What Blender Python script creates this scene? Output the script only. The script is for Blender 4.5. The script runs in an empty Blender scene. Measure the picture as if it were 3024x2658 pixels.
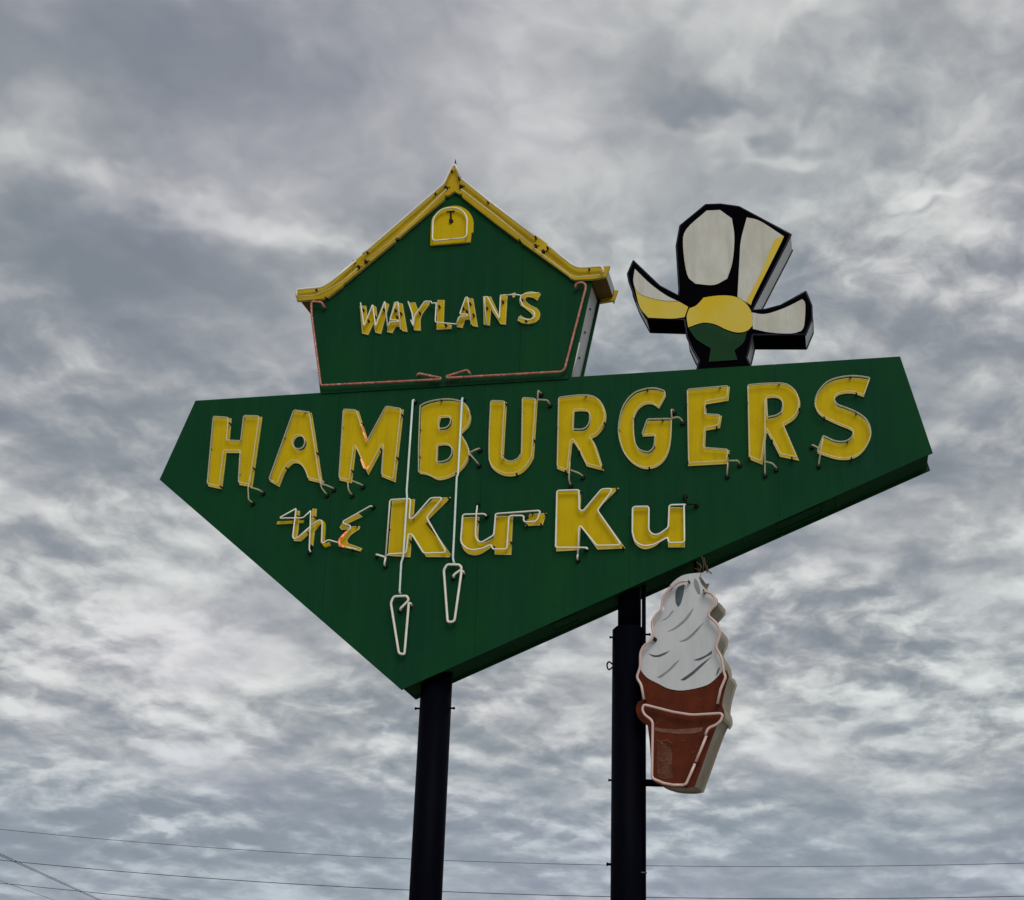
import bpy, bmesh, math, random
from mathutils import Vector, Matrix
from mathutils.geometry import tessellate_polygon

scene = bpy.context.scene
C = scene.collection
rnd = random.Random(7)
R = math.radians

# ------------------------------------------------------------------ camera
CAM_POS = (3.03502, -12.73968, 1.60135)
CAM_RIGHT = (0.975042, 0.219606, 0.032647)
CAM_UP = (0.047918, -0.351730, 0.934874)
CAM_BACK = (0.216787, -0.909977, -0.353475)
LENS = 49.5238
cam_data = bpy.data.cameras.new('camera')
cam_data.sensor_fit = 'HORIZONTAL'
cam_data.sensor_width = 36.0
cam_data.lens = LENS
cam_data.clip_end = 20000
cam = bpy.data.objects.new('camera', cam_data)
C.objects.link(cam)
cam.matrix_world = Matrix((
    (CAM_RIGHT[0], CAM_UP[0], CAM_BACK[0], CAM_POS[0]),
    (CAM_RIGHT[1], CAM_UP[1], CAM_BACK[1], CAM_POS[1]),
    (CAM_RIGHT[2], CAM_UP[2], CAM_BACK[2], CAM_POS[2]),
    (0, 0, 0, 1)))
scene.camera = cam
scene.render.resolution_x = 1024
scene.render.resolution_y = 900
scene.cycles.max_bounces = 5
scene.cycles.diffuse_bounces = 2
scene.cycles.glossy_bounces = 2

# ------------------------------------------------------------------ sun
SUN_ELEV, SUN_AZ = R(38), R(158)      # azimuth clockwise from +Y
sun_dir = Vector((math.sin(SUN_AZ) * math.cos(SUN_ELEV), math.cos(SUN_AZ) * math.cos(SUN_ELEV), math.sin(SUN_ELEV)))
sl = bpy.data.lights.new('sun', 'SUN')
sl.energy = 1.5
sl.angle = R(35)
sl.color = (1.0, 0.95, 0.88)
sun = bpy.data.objects.new('sun', sl)
C.objects.link(sun)
sun.rotation_euler = sun_dir.to_track_quat('Z', 'Y').to_euler()
sun.location = (0, 0, 40)

# ------------------------------------------------------------------ sky: Nishita behind a broken stratocumulus deck
world = bpy.data.worlds.new('World')
scene.world = world
world.use_nodes = True
world.cycles.sampling_method = 'MANUAL'
world.cycles.sample_map_resolution = 256
nt = world.node_tree
nt.nodes.clear()
def N(kind, **kw):
    n = nt.nodes.new(kind)
    for k, v in kw.items():
        setattr(n, k, v)
    return n
def link(a, b):
    nt.links.new(a, b)
def math_node(op, a, b=None, c=None, clamp=False):
    n = N('ShaderNodeMath', operation=op, use_clamp=clamp)
    for i, v in enumerate((a, b, c)):
        if v is None:
            continue
        if hasattr(v, 'links') or hasattr(v, 'is_linked'):
            link(v, n.inputs[i])
        else:
            n.inputs[i].default_value = v
    return n.outputs[0]
def vmath(op, a, b=None):
    n = N('ShaderNodeVectorMath', operation=op)
    for i, v in enumerate((a, b)):
        if v is None:
            continue
        if hasattr(v, 'is_linked'):
            link(v, n.inputs[i])
        else:
            n.inputs[i].default_value = v
    return n.outputs[0]
out = N('ShaderNodeOutputWorld')
bg = N('ShaderNodeBackground')
bg.inputs['Strength'].default_value = 0.1
sky = N('ShaderNodeTexSky', sky_type='NISHITA')
sky.sun_disc = False
sky.sun_elevation = SUN_ELEV
sky.sun_rotation = SUN_AZ
sky.air_density = 1.2
sky.dust_density = 2.0
tc = N('ShaderNodeTexCoord')
sep = N('ShaderNodeSeparateXYZ')
link(tc.outputs['Generated'], sep.inputs[0])
zz = math_node('MAXIMUM', sep.outputs['Z'], 0.0)
zz = math_node('ADD', zz, 0.26)                       # curved deck: finite at the horizon
inv = math_node('DIVIDE', 1.0, zz)
px_ = math_node('MULTIPLY', sep.outputs['X'], inv)
py_ = math_node('MULTIPLY', sep.outputs['Y'], inv)
comb = N('ShaderNodeCombineXYZ')
link(px_, comb.inputs[0]); link(py_, comb.inputs[1])
P = comb.outputs[0]
def noise(vec, scale, detail, rough, dist=0.0, off=(0, 0, 0), stretch=(1, 1, 1), rot=0.0):
    mp = N('ShaderNodeMapping')
    mp.inputs['Location'].default_value = off
    mp.inputs['Scale'].default_value = stretch
    mp.inputs['Rotation'].default_value = (0, 0, rot)
    link(vec, mp.inputs['Vector'])
    n = N('ShaderNodeTexNoise')
    n.inputs['Scale'].default_value = scale
    n.inputs['Detail'].default_value = detail
    n.inputs['Roughness'].default_value = rough
    n.inputs['Distortion'].default_value = dist
    link(mp.outputs[0], n.inputs['Vector'])
    return n
A_BIG, A_MID, A_RIP, A_SH = 0.30, 0.38, 0.27, 0.26
SKY_BIG, SKY_MID, SKY_RIP, SKY_FINE = (8.3, 2.6, 0.0), (1.3, 8.2, 0.0), (2.2, 5.1, 0.0), (4.4, 0.6, 0.0)
# cloud masses: centre and two axes on the cloud deck, then thin (+) or thick (-)
BLOBS = [[[-0.5557,1.0289],[8.4383,5.1424],[-18.7228,30.0801],0.75],[[-0.4485,1.0952],[12.7008,6.4095],[-17.4385,29.6227],0.7],[[-0.6127,0.9886],[17.3407,6.5727],[-2.4664,39.2292],0.4],[[-0.4778,0.8248],[14.9367,7.8893],[-19.8946,54.0275],0.45],[[-0.0783,1.0264],[11.6083,1.6586],[-15.7232,64.85],0.7],[[0.0214,0.936],[26.1497,-13.7085],[54.4037,61.5721],0.55],[[0.1235,1.1113],[17.4968,0.7591],[-19.847,65.5075],0.7],[[0.1143,1.1581],[26.2856,0.3719],[-11.1878,49.2211],0.6],[[-0.022,1.1146],[42.2961,2.0367],[-5.8071,45.0573],0.4],[[-0.1504,1.1569],[52.5434,6.9077],[-3.479,22.7086],0.45],[[-0.0407,1.8282],[15.3579,0.6476],[-1.2733,21.7928],0.7],[[0.1362,1.896],[15.5151,-1.8328],[6.4205,16.9875],0.6],[[-0.1128,2.1832],[4.1591,0.2689],[-0.3406,16.3908],0.35],[[-0.1569,2.429],[2.0711,0.1548],[0.0843,3.8203],0.35],[[-0.9551,2.0733],[2.4992,1.0206],[-0.672,3.0304],0.3],[[-0.9038,1.4664],[8.8228,3.607],[0.5401,23.009],0.3],[[-0.5126,0.8893],[5.0634,2.9188],[-6.0505,13.4223],-0.5],[[-0.561,1.1134],[6.2782,3.6268],[-11.3328,18.038],-0.6],[[-0.1177,0.9856],[13.7168,4.5548],[-21.6788,39.7954],-0.6],[[0.1003,0.9533],[14.7675,1.348],[-12.5998,35.6981],-0.55],[[0.0717,1.9818],[4.943,-0.1557],[1.6226,13.7794],-0.7],[[-1.415,2.598],[1.7352,0.8492],[-1.6633,6.1211],-0.5],[[0.1281,1.1288],[50.583,-2.6884],[-9.2876,96.406],-0.7],[[-0.2576,0.962],[10.4931,2.4378],[-2.5391,13.728],-0.35],[[-0.9493,1.6006],[6.4439,2.9205],[-2.566,23.0221],-0.4],[[0.0268,1.3014],[8.6698,0.5871],[-4.6577,19.9848],-0.35],[[0.1546,1.5883],[10.9471,-0.5724],[-0.399,12.3869],-0.35],[[-0.0476,1.167],[9.3357,0.5922],[-2.7622,23.0753],-0.3]]
CALM = [[-0.4965, 0.9576], [2.5873, 1.38], [-1.2836, 3.0056], 1]
w2 = noise(P, 5.0, 4, 0.62, 0, (9.1, 4.7, 0))
wv2 = vmath('SUBTRACT', w2.outputs['Color'], (0.5, 0.5, 0.5))
PB = vmath('ADD', P, vmath('MULTIPLY', wv2, (0.30, 0.30, 0.0)))
PW = vmath('ADD', P, vmath('MULTIPLY', wv2, (0.10, 0.10, 0.0)))
def gauss(blob_):
    (cx, cy), (ux, uy), (vx, vy), amp = blob_
    q = vmath('SUBTRACT', PB, (cx, cy, 0))
    dots = []
    for ax in ((ux, uy, 0), (vx, vy, 0)):
        n = N('ShaderNodeVectorMath', operation='DOT_PRODUCT')
        link(q, n.inputs[0]); n.inputs[1].default_value = ax
        dots.append(n.outputs['Value'])
    r2 = math_node('MULTIPLY', dots[0], dots[0])
    r2 = math_node('MULTIPLY_ADD', dots[1], dots[1], r2)
    return math_node('POWER', 0.42, r2)
big = noise(PW, 1.7, 2, 0.5, 0.0, SKY_BIG, (1, 0.9, 1), 0.3).outputs['Fac']        # cloud masses
mid = noise(PW, 5.0, 4, 0.55, 0.0, SKY_MID, (1, 0.85, 1), 0.15).outputs['Fac']     # rolls
rip = noise(PW, 12.0, 5, 0.56, 0.0, SKY_RIP, (1, 0.85, 1), 0.1).outputs['Fac']     # altocumulus clumps
PS = vmath('MULTIPLY', PW, (1.022, 1.022, 1.0))
rip2 = noise(PS, 12.0, 2, 0.5, 0.0, SKY_RIP, (1, 0.85, 1), 0.1).outputs['Fac']     # same clumps seen lower: shaded undersides
patch = noise(P, 2.3, 2, 0.5, 0.0, (6.3, 1.9, 0.0)).outputs['Fac']                     # ripples come and go
patch = math_node('MULTIPLY_ADD', patch, 3.0, -0.65, clamp=False)
patch = math_node('MAXIMUM', patch, 0.15)
calm = math_node('MULTIPLY_ADD', gauss(CALM), -0.72, 1.0)
calm = math_node('MULTIPLY', calm, patch)
d = math_node('MULTIPLY_ADD', math_node('SUBTRACT', big, 0.5), A_BIG, 0.508)
d = math_node('MULTIPLY_ADD', math_node('SUBTRACT', mid, 0.5), A_MID, d)
rr_ = math_node('MULTIPLY', math_node('SUBTRACT', rip, 0.5), calm)
d = math_node('MULTIPLY_ADD', rr_, A_RIP, d)
sh_ = math_node('MULTIPLY', math_node('SUBTRACT', rip, rip2), calm)
d = math_node('MULTIPLY_ADD', sh_, A_SH, d)
for b_ in BLOBS:
    d = math_node('MULTIPLY_ADD', gauss(b_), b_[3] * 0.10, d)
ramp = N('ShaderNodeValToRGB')
link(d, ramp.inputs[0])
cr = ramp.color_ramp
cr.interpolation = 'B_SPLINE'
stops = [(0.36, (2.0, 2.28, 2.60)), (0.45, (2.75, 2.98, 3.28)), (0.505, (3.75, 3.92, 4.10)), (0.56, (5.2, 5.32, 5.32)), (0.65, (7.9, 8.0, 7.8))]
while len(cr.elements) < len(stops):
    cr.elements.new(0.5)
for e, (p_, c_) in zip(cr.elements, stops):
    e.position = p_
    e.color = (*[v / 8 for v in c_], 1)
tint = noise(P, 1.6, 2, 0.5, 0, (7.7, 3.3, 0)).outputs['Fac']
tr_ = N('ShaderNodeValToRGB')
link(tint, tr_.inputs[0])
t_stops = [(0.36, (0.97, 1.0, 1.005)), (0.5, (1.0, 1.0, 1.0)), (0.64, (1.01, 0.985, 1.025))]
while len(tr_.color_ramp.elements) < 3:
    tr_.color_ramp.elements.new(0.5)
for e, (p_, c_) in zip(tr_.color_ramp.elements, t_stops):
    e.position = p_
    e.color = (*c_, 1)
sc = vmath('MULTIPLY', ramp.outputs[0], (8, 8, 8))
sc = vmath('MULTIPLY', sc, tr_.outputs[0])
low_ = N('ShaderNodeMapRange', interpolation_type='SMOOTHSTEP')       # distant deck near the horizon turns bluer
link(sep.outputs['Z'], low_.inputs['Value'])
low_.inputs['From Min'].default_value = 0.19; low_.inputs['From Max'].default_value = 0.05
hz = N('ShaderNodeMix', data_type='RGBA')
link(low_.outputs[0], hz.inputs['Factor'])
link(sc, hz.inputs['A'])
link(vmath('ADD', vmath('MULTIPLY', sc, (0.52, 0.56, 0.61)), (1.35, 1.55, 1.85)), hz.inputs['B'])
sc = hz.outputs['Result']
mixs = N('ShaderNodeMix', data_type='RGBA')
mixs.inputs['Factor'].default_value = 0.95
link(sky.outputs[0], mixs.inputs['A'])
link(sc, mixs.inputs['B'])
link(mixs.outputs['Result'], bg.inputs['Color'])

link(bg.outputs[0], out.inputs['Surface'])

vs = scene.view_settings
vs.view_transform = 'Standard'
vs.look = 'None'
vs.gamma = 1.0
vs.exposure = 0.0
vs.use_curve_mapping = False

# ------------------------------------------------------------------ surveyed outlines, metres on each face (x right, z up)
TRACE = {
'diamond': [[-3.4863,7.2917],[-3.7862,6.4117],[-0.9997,4.1665],[4.0049,6.3186],[3.7749,7.3125]],
'diamond_seams': [-1.8598,-0.3006,1.1813,2.5917],
'hamburgers': [{"ch":"H","o":[[-3.2378,7.0818],[-3.0435,7.0572],[-3.0375,6.8011],[-2.8969,6.7881],[-2.8938,7.0712],[-2.6968,7.0531],[-2.7267,6.2751],[-2.8725,6.3066],[-2.8909,6.6603],[-3.0562,6.6686],[-3.061,6.2683],[-3.2183,6.308]],"h":[],"lead":[[[-2.7378,6.3816],[-2.7448,6.2413],[-2.7268,6.1224],[-2.7033,6.1053]],[[-2.7186,6.251],[-2.6404,6.2313],[-2.6004,6.2113]]]},{"ch":"A","o":[[-2.3366,7.103],[-2.1611,7.0671],[-2.134,7.0076],[-1.9762,6.3434],[-1.9567,6.2781],[-2.1138,6.3229],[-2.148,6.4053],[-2.1977,6.4781],[-2.2496,6.5132],[-2.2986,6.5156],[-2.3435,6.4743],[-2.3859,6.4057],[-2.4113,6.3311],[-2.4287,6.265],[-2.5417,6.3317]],"h":[[[-2.1746,6.728],[-2.1786,6.6939],[-2.1958,6.6673],[-2.2228,6.6535],[-2.2544,6.6551],[-2.2843,6.6719],[-2.3066,6.7005],[-2.3168,6.7354],[-2.313,6.7696],[-2.2957,6.7964],[-2.2686,6.8102],[-2.2369,6.8085],[-2.2069,6.7916],[-2.1847,6.7628]]],"lead":[[[-1.9723,6.3352],[-1.9515,6.2168],[-1.9044,6.1615]],[[-1.9552,6.2595],[-1.9004,6.2411],[-1.8348,6.2169]]]},{"ch":"M","o":[[-1.796,7.0793],[-1.6356,7.0588],[-1.5054,6.7146],[-1.334,7.0854],[-1.1504,7.0448],[-1.1878,6.2592],[-1.3343,6.3243],[-1.3348,6.6245],[-1.3521,6.6146],[-1.4792,6.3503],[-1.6133,6.6171],[-1.6327,6.6344],[-1.6506,6.2696],[-1.783,6.3077]],"h":[],"lead":[[[-1.6711,6.2626],[-1.6596,6.1826],[-1.6356,6.1445]],[[-1.6353,6.2769],[-1.5702,6.2527],[-1.5269,6.2349]]]},{"ch":"B","o":[[-0.9605,7.0557],[-0.9042,7.0853],[-0.8106,7.1071],[-0.7059,7.114],[-0.6112,7.1039],[-0.5262,7.0737],[-0.472,7.0269],[-0.4377,6.9543],[-0.4343,6.8783],[-0.4571,6.8095],[-0.5113,6.7533],[-0.5305,6.7221],[-0.498,6.6882],[-0.4533,6.6111],[-0.4273,6.5353],[-0.4367,6.4722],[-0.4693,6.3998],[-0.5325,6.3291],[-0.6124,6.2855],[-0.7035,6.2613],[-0.7657,6.2715],[-0.8508,6.3177],[-0.9347,6.3375],[-0.9519,6.6693]],"h":[[[-0.7487,6.9287],[-0.6861,6.9305],[-0.644,6.9227],[-0.6299,6.8894],[-0.6397,6.8358],[-0.6795,6.8002],[-0.752,6.7934],[-0.761,6.8642]],[[-0.7619,6.625],[-0.7021,6.6326],[-0.6394,6.6208],[-0.601,6.5761],[-0.6009,6.5122],[-0.6314,6.4606],[-0.692,6.4371],[-0.7593,6.4404]]],"lead":[[[-0.4149,6.5149],[-0.365,6.5419],[-0.3254,6.5685]],[[-0.4144,6.5043],[-0.3714,6.4546],[-0.3286,6.4052]]]},{"ch":"U","o":[[-0.2329,7.0816],[-0.0674,7.063],[-0.0784,6.5074],[-0.0722,6.4755],[-0.0456,6.4373],[0.0106,6.4188],[0.0654,6.4371],[0.0942,6.4829],[0.1005,6.5405],[0.0925,7.0946],[0.2493,7.071],[0.2291,6.5129],[0.2164,6.4296],[0.1686,6.3484],[0.1003,6.2891],[0.0106,6.2673],[-0.0805,6.282],[-0.1632,6.3329],[-0.2113,6.3982],[-0.2279,6.4833],[-0.2353,6.7494]],"h":[],"lead":[[[0.2611,7.0429],[0.2633,7.1506],[0.284,7.1331]],[[0.2609,7.0482],[0.3624,7.0368],[0.3782,7.009]]]},{"ch":"R","o":[[0.4624,7.0689],[0.6034,7.0819],[0.7139,7.0827],[0.8043,7.0697],[0.8747,7.0279],[0.9202,6.9612],[0.9459,6.8642],[0.9349,6.7698],[0.8981,6.6982],[0.8541,6.6481],[0.805,6.6245],[0.8556,6.5226],[0.9288,6.281],[0.7595,6.3355],[0.6627,6.5325],[0.622,6.5923],[0.6077,6.5563],[0.5833,6.2685],[0.4634,6.3238]],"h":[[[0.6263,6.9199],[0.6964,6.9211],[0.7564,6.9123],[0.7889,6.8732],[0.7898,6.799],[0.7687,6.7421],[0.7195,6.7079],[0.6199,6.7134]]],"lead":[[[0.6011,6.3704],[0.5947,6.1854],[0.6052,6.1491]],[[0.6126,6.2821],[0.6966,6.2473],[0.7213,6.2307]]]},{"ch":"G","o":[[1.4689,6.9024],[1.4085,6.9482],[1.3448,6.9552],[1.2908,6.9287],[1.2516,6.8835],[1.2242,6.8061],[1.2225,6.67],[1.2374,6.5443],[1.2667,6.4807],[1.3103,6.4475],[1.3684,6.4343],[1.4071,6.4632],[1.4266,6.5138],[1.4347,6.6169],[1.3055,6.6186],[1.3592,6.7775],[1.5925,6.7695],[1.5865,6.6087],[1.5662,6.4653],[1.5224,6.365],[1.4548,6.3019],[1.3778,6.28],[1.3006,6.2888],[1.2135,6.3392],[1.1452,6.4249],[1.1008,6.5307],[1.0776,6.657],[1.0848,6.7824],[1.1137,6.9074],[1.1725,7.01],[1.2513,7.0744],[1.3499,7.1003],[1.4383,7.1001],[1.5264,7.0681],[1.5359,7.0304]],"h":[],"lead":[[[1.5986,6.7532],[1.5946,6.8681],[1.6139,6.8618]],[[1.5972,6.7744],[1.6695,6.7807],[1.6981,6.7479]]]},{"ch":"E","o":[[1.7413,7.0795],[2.1596,7.0925],[2.1421,6.9467],[1.9335,6.9226],[1.9259,6.8103],[2.0768,6.7912],[2.0553,6.6662],[1.9214,6.6478],[1.909,6.4635],[2.1433,6.431],[2.1234,6.2951],[1.7449,6.2912]],"h":[],"lead":[[[2.1273,6.2806],[2.121,6.2056],[2.1157,6.1757]],[[2.1372,6.3053],[2.2214,6.3032],[2.2349,6.2854]]]},{"ch":"R","o":[[2.327,7.0894],[2.4557,7.0949],[2.5884,7.0918],[2.6919,7.08],[2.7653,7.0285],[2.8094,6.9531],[2.8229,6.8696],[2.8026,6.7783],[2.7534,6.7094],[2.6866,6.6671],[2.6655,6.6509],[2.7904,6.2946],[2.6149,6.3434],[2.5195,6.5589],[2.4973,6.5958],[2.4482,6.2712],[2.3213,6.3339]],"h":[[[2.5082,6.9486],[2.5838,6.9513],[2.6303,6.9329],[2.657,6.8899],[2.6599,6.838],[2.6437,6.7772],[2.5864,6.7445],[2.5109,6.7334]]],"lead":[[[2.496,6.9189],[2.482,6.5505],[2.4704,6.169]],[[2.4811,6.2783],[2.5453,6.2602],[2.5764,6.2237]]]},{"ch":"S","o":[[3.479,7.0792],[3.4171,7.0964],[3.3312,7.1107],[3.2363,7.108],[3.1484,7.0915],[3.0754,7.0563],[3.017,6.9937],[2.9783,6.9255],[2.9631,6.8474],[2.9763,6.7854],[3.0136,6.7353],[3.0745,6.6884],[3.1662,6.6356],[3.2424,6.5968],[3.2877,6.5685],[3.3014,6.5335],[3.2876,6.4914],[3.2431,6.4552],[3.1882,6.4453],[3.1264,6.4571],[3.0731,6.4856],[3.0235,6.514],[2.9619,6.3586],[3.0423,6.3247],[3.1188,6.2954],[3.1957,6.2814],[3.2733,6.2877],[3.3446,6.3223],[3.4019,6.383],[3.4493,6.4742],[3.4574,6.5507],[3.4385,6.629],[3.3953,6.6918],[3.3203,6.748],[3.2365,6.792],[3.1675,6.8266],[3.142,6.8718],[3.1476,6.9065],[3.1807,6.9396],[3.2445,6.9532],[3.3229,6.9484],[3.4148,6.9078]],"h":[],"lead":[[[3.0192,6.4852],[2.9942,6.3585],[2.9696,6.2409]],[[2.9684,6.3939],[2.9382,6.4168],[2.9155,6.4351]]]}],
'kuku': [{"ch":"K","o":[[-1.2096,6.0645],[-0.9726,6.0708],[-0.9768,5.8704],[-0.7744,6.0733],[-0.5987,6.0766],[-0.8157,5.8533],[-0.8251,5.8321],[-0.5522,5.456],[-0.8206,5.4679],[-0.9828,5.704],[-0.9846,5.4701],[-1.2149,5.4935]],"t":[[[-1.2207,5.4622],[-1.2154,6.0415],[-1.2035,6.0573],[-1.0154,6.0602],[-1.0015,6.0433],[-1.0025,5.8489],[-0.9654,5.8528],[-0.8009,6.051],[-0.7747,6.0586],[-0.6896,6.0571],[-0.6832,6.0374],[-0.8274,5.8581],[-0.6139,5.5106],[-0.6233,5.4899],[-0.8329,5.4885],[-0.9604,5.6814],[-0.993,5.6933],[-1.003,5.683],[-1.0128,5.4976],[-1.1929,5.493],[-1.2132,5.4778]]],"e":[[-1.2328,5.3863],[-1.3259,5.4954]]},{"ch":"u","o":[[-0.464,5.8607],[-0.3026,5.8592],[-0.3064,5.6805],[-0.2992,5.6226],[-0.2698,5.5976],[-0.2227,5.6007],[-0.1486,5.6364],[-0.1307,5.8621],[0.0367,5.8554],[0.0312,5.4607],[-0.1328,5.469],[-0.1356,5.5404],[-0.1687,5.5463],[-0.219,5.5099],[-0.2743,5.4784],[-0.3399,5.4692],[-0.4022,5.4874],[-0.4469,5.5319],[-0.4738,5.6],[-0.4731,5.6866]],"t":[[[-0.3146,5.9589],[-0.3206,5.8766],[-0.3209,5.6646],[-0.3094,5.6163],[-0.275,5.5845],[-0.2468,5.5854],[-0.1365,5.6483],[-0.1258,5.8639],[-0.1071,5.868],[0.3004,5.8824],[0.3166,5.8702],[0.2934,5.7945],[0.2708,5.7715],[0.1683,5.7726],[0.1537,5.7904],[0.1574,5.8238],[0.1382,5.839],[0.0256,5.8415],[0.0074,5.8249],[-0.0006,5.5151],[-0.0188,5.5034],[-0.1405,5.5076],[-0.1561,5.5489],[-0.1796,5.5497],[-0.2441,5.5187],[-0.3376,5.5047],[-0.4045,5.5242],[-0.454,5.5736],[-0.4653,5.6123],[-0.458,5.8627],[-0.4394,5.8736],[-0.2397,5.8714],[-0.215,5.8482]]],"e":[[-0.3223,5.9838],[-0.2286,5.863]]},{"ch":"dash","o":[[0.2009,5.8682],[0.371,5.871],[0.333,5.7497],[0.1594,5.7477]],"t":[],"e":[]},{"ch":"K","o":[[0.4698,6.0937],[0.706,6.0879],[0.7031,5.8778],[0.7356,5.8765],[0.9123,6.0971],[1.0799,6.0988],[0.8837,5.9022],[0.8797,5.8752],[1.1416,5.4893],[0.8754,5.4851],[0.7074,5.7192],[0.698,5.4866],[0.4744,5.4808]],"t":[[[0.6938,5.4266],[0.6998,5.6938],[0.7169,5.7111],[0.8666,5.5182],[0.8839,5.5088],[1.0853,5.5062],[1.0981,5.519],[1.0937,5.5324],[0.8756,5.8624],[1.0084,6.0426],[1.0126,6.0652],[0.9995,6.0749],[0.9168,6.0758],[0.745,5.8677],[0.7145,5.8645],[0.6985,5.8832],[0.6938,6.0701],[0.6805,6.0771],[0.491,6.0791],[0.478,6.0659],[0.477,5.5139],[0.4903,5.5028],[0.7635,5.4934],[0.7896,5.4765]]],"e":[[0.687,5.3884],[0.7695,5.4949]]},{"ch":"u","o":[[1.2176,5.893],[1.3724,5.8912],[1.3678,5.6854],[1.3805,5.6404],[1.423,5.6122],[1.4655,5.6151],[1.5507,5.6785],[1.5606,5.8834],[1.705,5.873],[1.7051,5.4788],[1.5477,5.4842],[1.5458,5.5768],[1.4991,5.552],[1.4311,5.5058],[1.3632,5.4773],[1.3037,5.4794],[1.244,5.5212],[1.214,5.5843],[1.2095,5.6913]],"t":[[[1.7278,5.8857],[1.5838,5.8872],[1.5668,5.8745],[1.5569,5.6615],[1.472,5.6028],[1.4212,5.5958],[1.3874,5.6192],[1.3704,5.6508],[1.3725,5.8646],[1.358,5.8814],[1.2337,5.8838],[1.2166,5.8665],[1.2155,5.6299],[1.2344,5.5496],[1.2685,5.5131],[1.3278,5.489],[1.4209,5.4989],[1.5394,5.5633],[1.552,5.5558],[1.5576,5.5205],[1.5727,5.5112],[1.6902,5.5115],[1.7071,5.524],[1.7066,5.8821]]],"e":[[1.7134,5.9844],[1.8184,5.8875]]}],
'the': [{"ch":"t","o":[[[-2.228,6.0015],[-2.2244,5.8663],[-2.2277,5.7459],[-2.2157,5.6797],[-2.1408,5.6734],[-2.041,5.7646],[-2.0735,5.7983],[-2.1676,5.7113],[-2.1859,5.7083],[-2.183,5.7406],[-2.1796,5.8607],[-2.1831,5.9968]],[[-2.4205,5.8631],[-2.4125,5.8958],[-2.1281,5.8936],[-2.1368,5.8665]]],"t":[[[-2.2038,6.0059],[-2.3659,5.9188],[-2.3595,5.9097],[-2.1202,5.9036],[-2.0438,5.9774]],[[-2.2038,6.0059],[-2.2125,5.7053],[-2.1939,5.6829],[-2.1516,5.7031],[-2.0293,5.8127]]],"e":[]},{"ch":"h","o":[[[-2.0468,6.0157],[-2.0482,5.8051],[-2.0517,5.6205],[-2.0075,5.6144],[-2.0037,5.7991],[-2.0021,6.0098]],[[-1.9983,5.7776],[-1.9587,5.8341],[-1.9386,5.8524],[-1.9378,5.8414],[-1.9296,5.6554],[-1.8812,5.6009],[-1.8218,5.6181],[-1.8397,5.6571],[-1.8759,5.6409],[-1.8883,5.6576],[-1.896,5.8419],[-1.9381,5.8938],[-1.9911,5.8646],[-2.034,5.8041]]],"t":[[[-2.0438,5.9774],[-2.0338,5.7639],[-2.0243,5.569],[-2.0055,5.5415]],[[-2.0293,5.8127],[-1.9573,5.8699],[-1.9302,5.8743],[-1.9118,5.8518],[-1.8993,5.64],[-1.8765,5.6285],[-1.8514,5.6545],[-1.8247,5.6611],[-1.7299,5.6319]]],"e":[[-2.0363,5.5565]]},{"ch":"e","o":[[[-1.5489,5.9419],[-1.5082,5.9076],[-1.6824,5.8305],[-1.6642,5.8081],[-1.5282,5.8105],[-1.5334,5.7782],[-1.614,5.7217],[-1.6534,5.6691],[-1.64,5.6363],[-1.4861,5.5773],[-1.5033,5.5479],[-1.7356,5.6073],[-1.7454,5.6616],[-1.7005,5.714],[-1.6345,5.7766],[-1.7221,5.7798],[-1.7407,5.8077],[-1.7125,5.8665]]],"t":[[[-1.3939,5.9945],[-1.416,6.0008],[-1.6928,5.8488],[-1.6856,5.8268],[-1.613,5.8023],[-1.6054,5.775],[-1.7163,5.6659],[-1.7179,5.6175],[-1.6722,5.5891],[-1.5182,5.5518]]],"e":[[-1.4049,6.0056]],"lit":[[-1.6455,5.7363],[-1.7127,5.6654],[-1.7156,5.6204],[-1.6775,5.5912],[-1.6388,5.5813]]}],
'm_lit': [[[-1.5749,6.8883],[-1.5462,6.7885],[-1.4951,6.6988]],[[-1.552,6.5076],[-1.5131,6.4093],[-1.4859,6.3974],[-1.4587,6.4281]]],
'chains': [[[-1.0384,7.1144],[-1.041,6.6227],[-1.0435,6.1427],[-1.0356,6.0712],[-1.0359,5.459],[-1.053,5.4011],[-1.0511,5.0977]],[[-0.5185,7.0942],[-0.5219,6.2902],[-0.5338,6.2623],[-0.5325,5.8219],[-0.5323,5.4255],[-0.5214,5.3842]]],
'chain_tops': [[-1.0369,7.1257],[-0.523,7.1168]],
'weights': [[[-1.0408,4.9362],[-0.9622,5.0165],[-0.9614,5.0371],[-0.9809,5.0655],[-1.0993,5.0644],[-1.1163,5.0514],[-1.137,5.0003],[-1.0234,4.4996],[-0.9714,4.4937],[-0.9672,4.5087],[-0.9554,4.9906],[-0.9377,4.9902]],[[-0.5234,5.2486],[-0.5104,5.2699],[-0.4438,5.315],[-0.4478,5.3406],[-0.4706,5.363],[-0.5813,5.3684],[-0.5996,5.3548],[-0.6211,5.3128],[-0.5577,4.8075],[-0.5432,4.798],[-0.506,4.799],[-0.4882,4.8152],[-0.4432,5.3027],[-0.4268,5.2928]]],
'weight_ends': [[[[-1.0589,4.943],[-0.9543,4.9971]]],[[[-0.5391,5.253],[-0.4376,5.3049]]]],
'house_wall': [[-2.0778,7.2789],[0.5791,7.2953],[0.7903,8.3939],[0.5721,8.4944],[-0.7474,9.714],[-2.1586,8.4753],[-2.2881,8.3861]],
'house_seams': [-1.5362,0.0457],
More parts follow.
